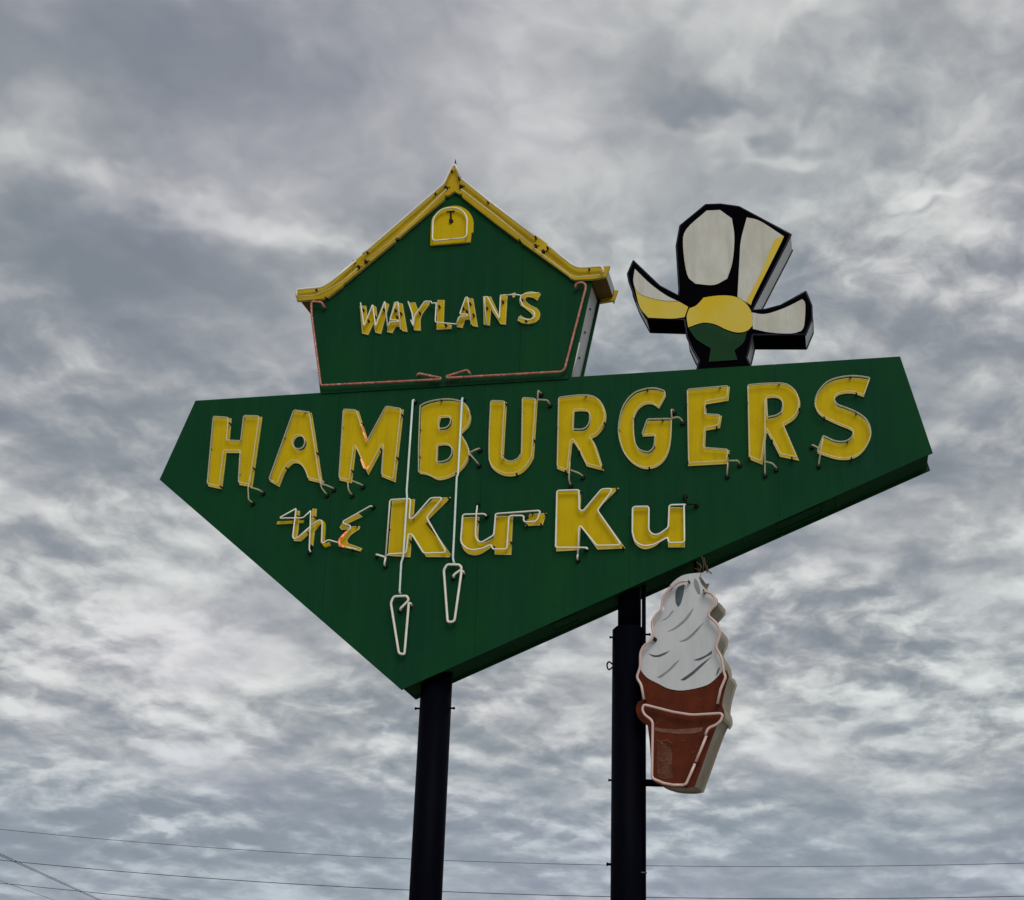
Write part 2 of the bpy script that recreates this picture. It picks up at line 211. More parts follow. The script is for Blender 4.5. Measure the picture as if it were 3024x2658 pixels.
'roof_band': [[-2.4501,8.5126],[-2.2545,8.5137],[-2.1535,8.5224],[-2.077,8.5671],[-1.9875,8.6481],[-1.7873,8.8156],[-1.5469,9.0234],[-1.2455,9.284],[-0.9537,9.5466],[-0.8536,9.6537],[-0.797,9.7892],[-0.7411,9.9016],[-0.7238,9.882],[-0.6684,9.7169],[-0.6186,9.6648],[-0.3576,9.4175],[0.1699,8.9459],[0.3243,8.809],[0.5179,8.615],[0.5982,8.5477],[0.658,8.5152],[0.7762,8.4997],[0.9718,8.5047],[0.9338,8.3854],[0.7779,8.3692],[0.6111,8.3755],[0.5614,8.4014],[0.5412,8.427],[0.1755,8.7445],[0.0306,8.869],[0.0142,8.9097],[-0.0109,8.9008],[-0.2425,9.1085],[-0.6415,9.4804],[-0.6379,9.515],[-0.6857,9.5291],[-0.7292,9.5591],[-0.7937,9.5131],[-0.8307,9.5168],[-0.8439,9.4657],[-1.2355,9.1214],[-1.3152,9.0448],[-1.3627,9.0434],[-1.3652,9.0012],[-1.6351,8.7682],[-1.8791,8.5564],[-1.8996,8.5468],[-1.9232,8.5092],[-2.0726,8.3862],[-2.1006,8.4019],[-2.1248,8.3735],[-2.2531,8.3758],[-2.4245,8.3747]],
'roof_core': [[-2.4315,8.5201],[-2.1683,8.5271],[-2.0917,8.5719],[-1.8012,8.821],[-1.2579,9.2907],[-0.8649,9.6613],[-0.7492,9.8917],[-0.6842,9.7193],[-0.3676,9.4246],[0.1613,8.9522],[0.5102,8.6205],[0.5909,8.5509],[0.7693,8.505],[0.9361,8.5104],[0.9173,8.4272],[0.7705,8.4123],[0.603,8.4208],[0.5329,8.4704],[0.1658,8.7894],[-0.2537,9.1551],[-0.6548,9.5404],[-0.7425,9.6136],[-0.8585,9.5374],[-1.2511,9.1799],[-1.6523,8.8252],[-2.0925,8.453],[-2.1537,8.4184],[-2.2714,8.4165],[-2.4221,8.4172]],
'spike': [[-0.757,9.8677],[-0.7144,9.8632],[-0.7263,9.9119],[-0.7349,9.958],[-0.7422,9.9136]],
'arch': [[-0.9699,8.9295],[-0.9731,9.2163],[-0.9376,9.2996],[-0.8725,9.3628],[-0.7843,9.3856],[-0.6898,9.3833],[-0.6095,9.3431],[-0.5438,9.2733],[-0.5087,9.1838],[-0.5048,9.0464],[-0.523,9.0367],[-0.5285,8.9294]],
'arch_tube': [[-0.7536,8.9546],[-0.9354,8.9541],[-0.9408,9.2061],[-0.9111,9.2781],[-0.8406,9.3325],[-0.747,9.343],[-0.6626,9.3232],[-0.5974,9.2651],[-0.563,9.1931],[-0.5589,8.9878],[-0.5832,8.956],[-0.7536,8.9546]],
'arch_rod': [[-0.7612,9.3132],[-0.7502,9.1972]],
'roof_tubes_white': [[[-2.4055,8.3964],[-2.4185,8.4786],[-2.1357,8.4849],[-2.0439,8.5326],[-1.7657,8.7752]],[[-1.6968,8.8465],[-1.6473,8.8935],[-0.9476,9.525],[-0.8371,9.6247],[-0.7816,9.7774],[-0.7249,9.8681],[-0.6507,9.6792]],[[-0.6413,9.6689],[-0.3428,9.3813],[0.1829,8.894]],[[0.3262,8.7732],[0.5891,8.5193],[0.6683,8.4799],[0.9029,8.4761],[0.9183,8.3991]]],
'roof_tubes_clear': [[[-2.3947,8.3955],[-2.2236,8.3931],[-2.0989,8.428],[-1.8955,8.535],[-1.7374,8.6797]],[[-1.6484,8.7627],[-1.2685,9.0706],[-0.802,9.5569]],[[-0.6405,9.5406],[-0.2317,9.1671],[0.1866,8.758]],[[0.1869,8.7469],[0.5815,8.3928],[0.6407,8.3738],[0.8844,8.3803]]],
'roof_spots': [[-0.819,9.5974],[-1.6675,8.7767],[-1.7479,8.7153],[-0.7657,9.7977],[-0.9376,9.5427],[-1.6594,8.8844],[-1.795,8.7763],[-2.2034,8.4813],[-0.6554,9.5984],[0.1891,8.7956],[0.2733,8.7247],[-0.6778,9.6944],[-0.3433,9.3699],[0.1896,8.8881],[0.3206,8.7538],[0.7617,8.477]],
'roof_big': [0,1,2,8,9,10],
'pink': [[[-2.1022,8.2752],[-2.1217,8.3181],[-2.2298,8.3378],[-2.244,8.3165],[-2.2253,8.1643],[-2.0561,7.3621],[-2.0395,7.3493],[-0.767,7.3361],[-0.7558,7.3512],[-0.9919,7.4159],[-1.0112,7.4013]],[[-0.4557,7.3828],[-0.4793,7.4242],[-0.7002,7.3651],[-0.6893,7.3466],[0.4992,7.3391],[0.5293,7.368],[0.73,8.2595],[0.7245,8.3031],[0.685,8.3279],[0.6265,8.3111],[0.6222,8.2791]]],
'waylans': [{"ch":"W","o":[[-1.7137,8.2733],[-1.6417,8.2655],[-1.6187,8.1218],[-1.5667,8.273],[-1.5279,8.2422],[-1.5077,8.1024],[-1.4481,8.297],[-1.3865,8.2644],[-1.4539,7.9251],[-1.5175,7.9439],[-1.5457,8.0502],[-1.5959,7.9223],[-1.6631,7.9436]],"t":[[[-1.6882,8.2806],[-1.6287,7.9981],[-1.5532,8.2512],[-1.5002,7.9864],[-1.4197,8.2794],[-1.3683,7.9766]]]},{"ch":"A","o":[[-1.3328,8.2879],[-1.2374,8.2583],[-1.1652,7.9259],[-1.2174,7.9384],[-1.2622,7.9962],[-1.2982,7.9934],[-1.3298,7.9248],[-1.3877,7.9399],[-1.3787,8.0377]],"t":[[[-1.3683,7.9766],[-1.351,8.0266],[-1.253,8.0248],[-1.2592,8.0416],[-1.3497,8.0539],[-1.2934,8.2529],[-1.273,8.2568],[-1.2246,7.9334]]]},{"ch":"Y","o":[[-1.1704,8.2641],[-1.098,8.2639],[-1.073,8.1903],[-1.0517,8.1776],[-1.0051,8.2621],[-0.943,8.2572],[-0.9509,8.2138],[-1.0259,8.0879],[-1.0219,7.9295],[-1.0942,7.9402],[-1.1117,8.0616]],"t":[[[-1.1612,8.2535],[-1.1094,8.1122],[-1.0826,7.9555],[-1.1202,8.0366]],[[-1.0826,7.9555],[-1.0837,8.0775],[-0.9784,8.2424],[-0.9062,8.2334],[-0.903,8.2112],[-0.8519,8.2127]]]},{"ch":"L","o":[[-0.8566,8.2725],[-0.7794,8.2664],[-0.7755,7.9928],[-0.688,7.97],[-0.691,7.9269],[-0.8484,7.9276]],"t":[[[-0.8519,8.2127],[-0.8521,7.9893],[-0.7497,7.9708],[-0.6174,7.9501]]]},{"ch":"A","o":[[-0.5569,8.2759],[-0.4698,8.258],[-0.405,7.9271],[-0.461,7.942],[-0.4997,8.0206],[-0.5451,8.0186],[-0.5712,7.9286],[-0.6326,7.9439],[-0.6116,8.0345]],"t":[[[-0.6194,7.9608],[-0.5977,8.0348],[-0.5069,8.0333],[-0.5129,8.0554],[-0.5939,8.0616],[-0.537,8.251],[-0.5168,8.2515],[-0.4622,7.9329]]]},{"ch":"N","o":[[-0.3642,8.277],[-0.2779,8.2646],[-0.1792,8.045],[-0.1828,8.2789],[-0.1023,8.2779],[-0.1103,7.9321],[-0.1654,7.9416],[-0.2722,8.1171],[-0.28,7.934],[-0.3438,7.9495]],"t":[[[-0.3016,7.921],[-0.3367,8.2427],[-0.3044,8.2401],[-0.1662,7.9752],[-0.1641,8.2452],[-0.1041,8.2447]]]},{"ch":"apostrophe","o":[[-0.0623,8.2801],[-0.0177,8.2951],[-0.0212,8.2496],[-0.0406,8.2315]],"t":[[[-0.1041,8.2447],[-0.0142,8.2441],[0.056,8.2276]]]},{"ch":"S","o":[[0.2507,8.255],[0.2149,8.182],[0.1692,8.2181],[0.114,8.2334],[0.0896,8.219],[0.0905,8.1864],[0.1468,8.1333],[0.2174,8.09],[0.2485,8.0339],[0.2403,7.9702],[0.2018,7.9356],[0.1429,7.924],[0.0733,7.9345],[0.0127,7.9712],[0.0407,8.0282],[0.0914,7.9921],[0.1512,7.9769],[0.1751,8.0072],[0.1492,8.0468],[0.0779,8.1116],[0.037,8.1473],[0.0253,8.2024],[0.0436,8.2553],[0.0926,8.284],[0.1622,8.2893]],"t":[[[0.2441,8.2396],[0.1052,8.2453],[0.0512,8.2225],[0.0477,8.1741],[0.0849,8.0957],[0.1854,8.0396],[0.2093,7.9949],[0.1879,7.9485],[0.134,7.9397],[0.0342,7.9761]]]}],
'waylan_spots': [[-1.6616,8.2081],[-1.5945,8.0759],[-1.4305,8.1903],[-1.519,8.1143],[-1.3047,8.1751],[-1.2398,8.1316],[-1.2841,8.0965],[-1.033,8.1213],[-0.8262,8.1821],[-0.7435,7.9632],[-0.5646,8.1455],[-0.5273,8.1044],[-0.5659,8.1398],[-0.4921,8.1886],[-0.4508,8.0548],[-0.3127,8.1257],[-0.1441,8.1832],[0.0554,8.1946],[-0.745,7.9631],[0.1076,7.948]],
'topper': [[1.1981,8.605],[1.4675,8.2925],[1.6609,8.1625],[1.6678,8.2353],[1.644,8.7388],[1.6832,8.9695],[1.9507,9.1924],[2.1035,9.1835],[2.2913,9.1348],[2.8015,8.7641],[2.7355,8.6291],[2.3872,7.9423],[2.5205,7.9434],[2.6724,7.977],[2.9227,8.1106],[2.9711,7.9536],[2.97,7.8075],[2.8988,7.6397],[2.387,7.6768],[2.3477,7.5174],[2.3203,7.4304],[2.3955,7.2598],[1.814,7.2645],[1.8619,7.4281],[1.7975,7.5558],[1.7429,7.6951],[1.7194,7.8962],[1.3304,7.9371],[1.2254,8.16],[1.1562,8.3652],[1.1399,8.4612]],
'topper_left': [[1.2159,8.5019],[1.3745,8.3174],[1.5311,8.1762],[1.6761,8.0835],[1.7582,8.0252],[1.7209,7.9132],[1.5917,7.9058],[1.3529,7.9353],[1.2692,8.0574],[1.227,8.2357],[1.2003,8.3671]],
'topper_left_top': [[1.2165,8.4997],[1.375,8.3153],[1.5316,8.1741],[1.6559,8.0947],[1.4792,8.1202],[1.2908,8.1934],[1.2275,8.2688],[1.2009,8.365]],
'topper_back_edge': [[2.637,8.7114],[2.7249,8.7446],[2.7074,8.6815],[2.4251,8.1025],[2.3815,7.9918],[2.3372,8.0409],[2.4606,8.2837]],
'topper_right': [[2.3892,7.9135],[2.5194,7.8865],[2.7117,7.9396],[2.8846,8.0223],[2.9122,7.9636],[2.8933,7.7403],[2.8611,7.6757],[2.7613,7.6551],[2.5631,7.6807],[2.3944,7.7323]],
'topper_back': [[2.3668,8.9942],[2.4999,8.9397],[2.7248,8.7468],[2.7073,8.6837],[2.4249,8.1046],[2.3813,7.9938],[2.2518,8.0955],[2.2828,8.5337],[2.3034,8.744]],
'topper_head': [[1.7138,8.726],[1.7495,8.9144],[1.9611,9.114],[2.0978,9.108],[2.2159,8.9966],[2.2368,8.7738],[2.2098,8.4932],[2.1544,8.3113],[2.0194,8.2504],[1.8338,8.2796],[1.752,8.3916]],
'topper_mid': [[1.8409,8.036],[1.9142,8.1166],[2.0685,8.1274],[2.2215,8.1036],[2.3313,8.0205],[2.3889,7.9022],[2.3903,7.7664],[2.3335,7.7143],[2.2426,7.7041],[2.1423,7.7396],[2.0217,7.8108],[1.8996,7.8369],[1.7556,7.7964],[1.7415,7.9174],[1.7683,8.0071]],
'topper_low': [[1.7606,7.7847],[1.8995,7.8256],[2.0215,7.7994],[2.142,7.7261],[2.2422,7.6895],[2.3332,7.7009],[2.3003,7.5934],[2.2078,7.5105],[2.2356,7.4086],[1.9538,7.4054],[1.9765,7.549],[1.8358,7.6602]],
'cone_origin': [1.6446,-0.02,3.2513],
'cone_angle': 0.10471975511965978,
'swirl': [[-0.3597,1.0784],[-0.3619,1.1529],[-0.3619,1.2313],[-0.3381,1.2803],[-0.2948,1.3214],[-0.2479,1.3623],[-0.2333,1.4083],[-0.2476,1.4702],[-0.2496,1.5208],[-0.2256,1.5667],[-0.1821,1.608],[-0.1335,1.6418],[-0.1478,1.6716],[-0.1548,1.7193],[-0.1415,1.7697],[-0.1012,1.837],[-0.0429,1.9012],[0.0407,1.9515],[0.1345,1.9651],[0.2134,1.9655],[0.1927,1.9191],[0.2188,1.852],[0.2608,1.806],[0.3169,1.7631],[0.3618,1.7065],[0.3574,1.6564],[0.3141,1.6084],[0.2746,1.5638],[0.3124,1.5119],[0.3571,1.4599],[0.3808,1.4163],[0.374,1.3564],[0.3435,1.2943],[0.3358,1.2559],[0.3628,1.2092],[0.3964,1.1519],[0.4077,1.0957],[0.4083,1.054],[0.3446,0.9835],[0.2743,0.927],[0.2044,0.9017],[0.0996,0.8808],[-0.0055,0.8751],[-0.111,0.8979],[-0.1957,0.9426],[-0.2739,0.9838],[-0.3167,1.0169]],
'cone_face': [[-0.3611,1.0797],[-0.3633,1.1543],[-0.3634,1.2326],[-0.3395,1.2817],[-0.2962,1.3228],[-0.2493,1.3638],[-0.2348,1.4098],[-0.249,1.4717],[-0.251,1.5223],[-0.227,1.5682],[-0.1835,1.6096],[-0.1349,1.6434],[-0.1492,1.6732],[-0.1562,1.7209],[-0.1429,1.7713],[-0.1026,1.8387],[-0.0442,1.9029],[0.0394,1.9532],[0.1332,1.9668],[0.2122,1.9673],[0.1915,1.9209],[0.2176,1.8536],[0.2597,1.8076],[0.3158,1.7647],[0.3607,1.7081],[0.3562,1.658],[0.313,1.6099],[0.2734,1.5653],[0.3113,1.5134],[0.356,1.4614],[0.3797,1.4177],[0.3729,1.3579],[0.3424,1.2957],[0.3347,1.2573],[0.3617,1.2105],[0.3953,1.1532],[0.4066,1.097],[0.4072,1.0553],[0.4345,1.0389],[0.4526,0.9882],[0.424,0.9048],[0.3991,0.8139],[0.386,0.7306],[0.4003,0.6847],[0.4028,0.6242],[0.3753,0.5796],[0.3328,0.5468],[0.1268,0.019],[0.0621,0.0086],[-0.0293,0.0095],[-0.121,0.0215],[-0.2132,0.052],[-0.2595,0.0859],[-0.2782,0.39],[-0.2975,0.5654],[-0.3605,0.609],[-0.3961,0.6676],[-0.4065,0.7297],[-0.3883,0.7833],[-0.351,0.8016],[-0.3566,0.9068],[-0.3766,0.97],[-0.399,1.0139],[-0.3846,1.0566]],
'cone_core': [[-0.3611,1.0797],[-0.3633,1.1543],[-0.3634,1.2326],[-0.3395,1.2817],[-0.2962,1.3228],[-0.2493,1.3638],[-0.2348,1.4098],[-0.249,1.4717],[-0.251,1.5223],[-0.227,1.5682],[-0.1835,1.6096],[-0.1349,1.6434],[-0.1492,1.6732],[-0.1562,1.7209],[-0.1429,1.7713],[-0.1026,1.8387],[-0.0442,1.9029],[0.0394,1.9532],[0.1332,1.9668],[0.2122,1.9673],[0.1915,1.9209],[0.2176,1.8536],[0.2597,1.8076],[0.3158,1.7647],[0.3607,1.7081],[0.3562,1.658],[0.313,1.6099],[0.2734,1.5653],[0.3113,1.5134],[0.356,1.4614],[0.3797,1.4177],[0.3729,1.3579],[0.3424,1.2957],[0.3347,1.2573],[0.3617,1.2105],[0.3953,1.1532],[0.4066,1.097],[0.4072,1.0553],[0.4345,1.0389],[0.4526,0.9882],[0.424,0.9048],[0.3991,0.8139],[0.386,0.7306],[0.4003,0.6847],[0.4028,0.6242],[0.3753,0.5796],[0.3328,0.5468],[0.1268,0.019],[0.0621,0.0086],[-0.0293,0.0095],[-0.121,0.0215],[-0.2132,0.052],[-0.2595,0.0859],[-0.2782,0.39],[-0.2975,0.5654],[-0.3605,0.609],[-0.3961,0.6676],[-0.4065,0.7297],[-0.3883,0.7833],[-0.351,0.8016],[-0.3566,0.9068],[-0.3766,0.97],[-0.399,1.0139],[-0.3846,1.0566]],
'strokes': [[[-0.163,1.5311],[-0.1198,1.542],[-0.08,1.5761],[-0.0438,1.6213],[-0.0654,1.6115],[-0.1053,1.5629]],[[-0.1134,1.4231],[-0.0417,1.4413],[0.0444,1.4982],[0.1021,1.56],[0.1422,1.6408],[0.1097,1.6028],[0.0375,1.52],[-0.0488,1.4524]],[[0.0,1.3253],[0.071,1.3329],[0.1496,1.3934],[0.2322,1.4893],[0.193,1.4626],[0.1213,1.3946],[0.057,1.3477]],[[-0.2899,1.227],[-0.2433,1.1953],[-0.1861,1.191],[-0.1361,1.2102],[-0.086,1.2437],[-0.1431,1.2247],[-0.2003,1.2078],[-0.2433,1.2095]],[[-0.2083,1.0013],[-0.1728,0.9966],[-0.1015,1.0502],[-0.0445,1.0973],[0.0055,1.1587],[-0.0443,1.1254],[-0.1157,1.0578]],[[0.1322,1.1468],[0.1883,1.1446],[0.2517,1.1737],[0.3011,1.1998],[0.3016,1.2278],[0.2379,1.1848]],[[0.0107,0.9694],[0.0458,0.9647],[0.1235,1.0142],[0.2085,1.0879],[0.3006,1.1753],[0.2018,1.1091],[0.1098,1.0357]],[[0.3321,0.993],[0.3534,1.02],[0.3752,1.0748],[0.354,1.0547]],[[0.0302,1.8573],[0.0591,1.863],[0.0437,1.7654],[0.0177,1.6797],[-0.0077,1.652],[-0.0288,1.7039],[-0.028,1.7912],[-0.0059,1.8411]],[[0.1566,1.9159],[0.1777,1.8891],[0.1982,1.8224],[0.2045,1.764],[0.1831,1.7651],[0.1519,1.8323],[0.1455,1.891]]],
'cone_stripe': [[-0.2341,0.5519],[-0.1482,0.5347],[-0.0085,0.5262],[0.115,0.5325],[0.2111,0.5378],[0.1952,0.5005],[0.1067,0.4859],[-0.0089,0.4854],[-0.1406,0.4989],[-0.2303,0.5191]],
'scratches': [[[-0.2424,0.4293],[-0.1799,0.4183],[-0.111,0.4284],[-0.0608,0.3845],[-0.0592,0.3862],[-0.109,0.4348],[-0.18,0.4251],[-0.2421,0.4317]],[[-0.2274,0.4558],[-0.182,0.4113],[-0.1186,0.3817],[-0.1175,0.3838],[-0.178,0.4169],[-0.2257,0.4576]],[[-0.1809,0.4095],[-0.1354,0.3613],[-0.0875,0.3546],[-0.0871,0.357],[-0.1319,0.3671],[-0.1791,0.4112]],[[-0.212,0.3269],[-0.1654,0.3012],[-0.1028,0.3136],[-0.1032,0.316],[-0.1646,0.3079],[-0.2109,0.329]],[[-0.2124,0.2744],[-0.1736,0.2414],[-0.1189,0.2555],[-0.0886,0.2424],[-0.0875,0.2445],[-0.1188,0.2622],[-0.1724,0.2481],[-0.2109,0.2763]],[[-0.2046,0.2067],[-0.1504,0.185],[-0.1035,0.1977],[-0.1041,0.2],[-0.1499,0.1917],[-0.2038,0.2089]],[[-0.2124,0.1545],[-0.1583,0.1367],[-0.0962,0.1493],[-0.0967,0.1516],[-0.158,0.1434],[-0.2118,0.1568]],[[-0.2049,0.1098],[-0.1355,0.0882],[-0.0659,0.1006],[-0.0663,0.103],[-0.1351,0.0948],[-0.2042,0.112]],[[0.0061,0.4205],[0.0363,0.4215],[0.0592,0.4121],[0.0603,0.4142],[0.0373,0.4282],[0.0058,0.4229]],[[0.0968,0.3214],[0.1164,0.3151],[0.132,0.3246],[0.131,0.3267],[0.1158,0.3218],[0.0973,0.3237]]],
'bare_patch': [[-0.2115,0.4188],[-0.1494,0.3873],[-0.0952,0.3712],[-0.0725,0.3107],[-0.0772,0.1987],[-0.0665,0.0946],[-0.1203,0.0878],[-0.2049,0.1111],[-0.216,0.2381],[-0.2079,0.3281]],
'cone_tubes': [[[0.1039,1.8776],[0.0179,1.8767],[-0.0616,1.8178],[-0.1196,1.7591],[-0.143,1.695],[-0.1455,1.6227],[-0.2069,1.568],[-0.2395,1.5048],[-0.236,1.4472],[-0.2254,1.4037],[-0.2363,1.3471],[-0.2722,1.313],[-0.3225,1.2795],[-0.3497,1.2166],[-0.3497,1.0823],[-0.3792,1.0106],[-0.3752,0.9793],[-0.3394,0.9236],[-0.3158,0.7897]],[[0.2519,1.7714],[0.3291,1.742],[0.3597,1.6829],[0.3268,1.6131],[0.2765,1.5443],[0.3592,1.4692],[0.3963,1.4039],[0.3843,1.3271],[0.3446,1.2446],[0.4017,1.1517],[0.4146,1.0403],[0.4217,1.0056],[0.4346,0.9669],[0.3867,0.8616],[0.3551,0.7298]],[[0.047,0.0252],[-0.0517,0.0262],[-0.1356,0.0418],[-0.2274,0.0797],[-0.2428,0.1021],[-0.2338,0.5747],[-0.2493,0.6055],[-0.3119,0.6529],[-0.3315,0.6994],[-0.3197,0.7375],[-0.2961,0.7383],[-0.0466,0.6688],[0.1228,0.6378],[0.3824,0.6461],[0.4009,0.6268],[0.3849,0.5822],[0.3425,0.5458],[0.2662,0.5176],[0.2424,0.4583]],[[0.2514,0.4507],[0.2026,0.3363],[0.1517,0.2224]],[[0.1462,0.2092],[0.101,0.1126],[0.066,0.036],[0.0394,0.0253]]],
'cone_bolts': [[-0.2241,1.352],[0.245,1.783],[-0.0664,1.8367]],
'wires': [[[-37.85,52.0,7.895],[-20.026,52.0,6.879],[-4.223,52.0,6.667],[2.359,52.0,6.74],[10.353,52.0,7.002]],[[-37.837,52.4,6.453],[-20.057,52.4,5.527],[-4.28,52.4,5.346],[3.02,52.4,5.436],[10.278,52.4,5.705]],[[-37.89,52.8,5.386],[-28.816,52.8,4.785]]],
'drops': [[[-24.382,16.283,7.2],[-41.379,57.949,7.2],[-86.702,169.061,7.2]],[[-23.463,14.844,7.0],[-40.459,56.51,7.0],[-85.783,167.622,7.0]],[[-26.188,19.574,6.0],[-43.184,61.241,6.0],[-88.507,172.352,6.0]]],
}

# ------------------------------------------------------------------ materials
def new_mat(name):
    m = bpy.data.materials.new(name)
    m.use_nodes = True
    return m, m.node_tree, m.node_tree.nodes['Principled BSDF']
def paint(name, col, col2=None, rough=0.5, scale=3.0, streak=None, bump=0.0, rust=0.0, rust_col=(0.09, 0.035, 0.015), metallic=0.0, spec=0.5, rust_scale=5.0, drip=None, drip_amt=0.0):
    m, t, b = new_mat(name)
    tc = t.nodes.new('ShaderNodeTexCoord')
    mp = t.nodes.new('ShaderNodeMapping')
    mp.inputs['Scale'].default_value = streak or (1, 1, 1)
    t.links.new(tc.outputs['Object'], mp.inputs[0])
    n = t.nodes.new('ShaderNodeTexNoise')
    n.inputs['Scale'].default_value = scale
    n.inputs['Detail'].default_value = 9
    n.inputs['Roughness'].default_value = 0.62
    t.links.new(mp.outputs[0], n.inputs['Vector'])
    mix = t.nodes.new('ShaderNodeMix'); mix.data_type = 'RGBA'
    mix.inputs['A'].default_value = (*col, 1)
    mix.inputs['B'].default_value = (*(col2 or tuple(c * 0.75 for c in col)), 1)
    mr = t.nodes.new('ShaderNodeMapRange')
    mr.inputs['From Min'].default_value = 0.35; mr.inputs['From Max'].default_value = 0.68
    t.links.new(n.outputs['Fac'], mr.inputs['Value'])
    t.links.new(mr.outputs[0], mix.inputs['Factor'])
    last = mix.outputs['Result']
    if rust:
        n2 = t.nodes.new('ShaderNodeTexNoise')
        n2.inputs['Scale'].default_value = rust_scale
        n2.inputs['Detail'].default_value = 12
        n2.inputs['Roughness'].default_value = 0.75
        t.links.new(tc.outputs['Object'], n2.inputs['Vector'])
        mr2 = t.nodes.new('ShaderNodeMapRange')
        mr2.inputs['From Min'].default_value = 0.74 - rust; mr2.inputs['From Max'].default_value = 0.80 - rust
        t.links.new(n2.outputs['Fac'], mr2.inputs['Value'])
        mix2 = t.nodes.new('ShaderNodeMix'); mix2.data_type = 'RGBA'
        t.links.new(mr2.outputs[0], mix2.inputs['Factor'])
        t.links.new(last, mix2.inputs['A'])
        mix2.inputs['B'].default_value = (*rust_col, 1)
        last = mix2.outputs['Result']
    if drip:
        mp3 = t.nodes.new('ShaderNodeMapping')
        mp3.inputs['Scale'].default_value = (7.0, 1.0, 0.45)
        t.links.new(tc.outputs['Object'], mp3.inputs[0])
        n3 = t.nodes.new('ShaderNodeTexNoise')
        n3.inputs['Scale'].default_value = 1.6; n3.inputs['Detail'].default_value = 6; n3.inputs['Roughness'].default_value = 0.65
        t.links.new(mp3.outputs[0], n3.inputs['Vector'])
        mr4 = t.nodes.new('ShaderNodeMapRange')
        mr4.inputs['From Min'].default_value = 0.48; mr4.inputs['From Max'].default_value = 0.72
        mr4.inputs['To Max'].default_value = drip_amt
        t.links.new(n3.outputs['Fac'], mr4.inputs['Value'])
        mix3 = t.nodes.new('ShaderNodeMix'); mix3.data_type = 'RGBA'
        t.links.new(mr4.outputs[0], mix3.inputs['Factor'])
        t.links.new(last, mix3.inputs['A'])
        mix3.inputs['B'].default_value = (*drip, 1)
        last = mix3.outputs['Result']
    t.links.new(last, b.inputs['Base Color'])
    mr3 = t.nodes.new('ShaderNodeMapRange')
    mr3.inputs['To Min'].default_value = max(rough - 0.1, 0.02); mr3.inputs['To Max'].default_value = min(rough + 0.15, 1)
    t.links.new(n.outputs['Fac'], mr3.inputs['Value'])
    t.links.new(mr3.outputs[0], b.inputs['Roughness'])
    b.inputs['Metallic'].default_value = metallic
    b.inputs['Specular IOR Level'].default_value = spec
    if bump:
        bp = t.nodes.new('ShaderNodeBump')
        bp.inputs['Strength'].default_value = bump
        bp.inputs['Distance'].default_value = 0.02
        t.links.new(n.outputs['Fac'], bp.inputs['Height'])
        t.links.new(bp.outputs[0], b.inputs['Normal'])
    return m
M = {}
M['green'] = paint('green_paint', (0.0055, 0.053, 0.016), (0.0050, 0.041, 0.020), 0.6, 1.6, (1.0, 1, 0.55), 0.08, rust=0.07, rust_col=(0.006, 0.034, 0.013), spec=0.04, rust_scale=7, drip=(0.014, 0.062, 0.034), drip_amt=0.35)
M['green_return'] = paint('green_return_paint', (0.007, 0.055, 0.018), (0.005, 0.036, 0.014), 0.6, 2.5, None, 0.1, rust=0.10, rust_col=(0.012, 0.018, 0.009), spec=0.05, rust_scale=3)
M['yellow'] = paint('yellow_enamel', (0.56, 0.41, 0.006), (0.50, 0.355, 0.005), 0.55, 4, None, 0.03, rust=0.03, rust_col=(0.36, 0.22, 0.01), spec=0.04, drip=(0.40, 0.27, 0.01), drip_amt=0.6, rust_scale=14)
M['yellow_edge'] = paint('yellow_worn_edge', (0.62, 0.52, 0.20), (0.52, 0.42, 0.12), 0.6, 8, spec=0.2)
M['roof_yellow'] = paint('roof_yellow_enamel', (0.52, 0.36, 0.008), (0.42, 0.28, 0.007), 0.55, 3, None, 0.05, rust=0.05, rust_col=(0.20, 0.12, 0.01), spec=0.12, rust_scale=10)
M['soffit'] = paint('soffit_brown', (0.20, 0.12, 0.03), (0.13, 0.08, 0.02), 0.6, 4, rust=0.1, spec=0.2)
M['sheet'] = paint('weathered_white_sheet', (0.60, 0.62, 0.62), (0.48, 0.50, 0.49), 0.5, 3, (1, 1, 0.3), 0.05, rust=0.05, rust_col=(0.30, 0.29, 0.26), rust_scale=8)
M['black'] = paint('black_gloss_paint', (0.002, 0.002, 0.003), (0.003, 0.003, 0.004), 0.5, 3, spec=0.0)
M['navy'] = paint('navy_trim', (0.005, 0.005, 0.022), (0.004, 0.004, 0.012), 0.45, 3, spec=0.2)
M['pole'] = paint('pole_black_paint', (0.0012, 0.0015, 0.0040), (0.0025, 0.0028, 0.0058), 0.5, 6, (1, 1, 0.25), 0.05, rust=0.035, rust_col=(0.020, 0.020, 0.024), spec=0.02, rust_scale=13)
M['housing'] = paint('black_porcelain', (0.006, 0.007, 0.006), (0.010, 0.009, 0.008), 0.5, 20, spec=0.15)
M['housing_rim'] = paint('tarnished_rim', (0.03, 0.04, 0.03), (0.02, 0.025, 0.02), 0.5, 20)
M['clip'] = paint('rusty_clip', (0.035, 0.012, 0.006), (0.018, 0.008, 0.005), 0.8, 30)
M['stain'] = paint('rust_stain', (0.05, 0.02, 0.008), (0.025, 0.010, 0.005), 0.8, 40)
M['white'] = paint('swirl_white', (0.56, 0.58, 0.59), (0.46, 0.48, 0.50), 0.5, 5, (1, 1, 0.4), 0.04, rust=0.05, rust_col=(0.40, 0.40, 0.37), spec=0.3, rust_scale=9)
M['stroke'] = paint('grey_brush', (0.10, 0.12, 0.14), (0.05, 0.07, 0.08), 0.6, 9, spec=0.2)
M['stroke_light'] = paint('light_grey_brush', (0.27, 0.29, 0.31), (0.20, 0.22, 0.23), 0.6, 9, spec=0.2)
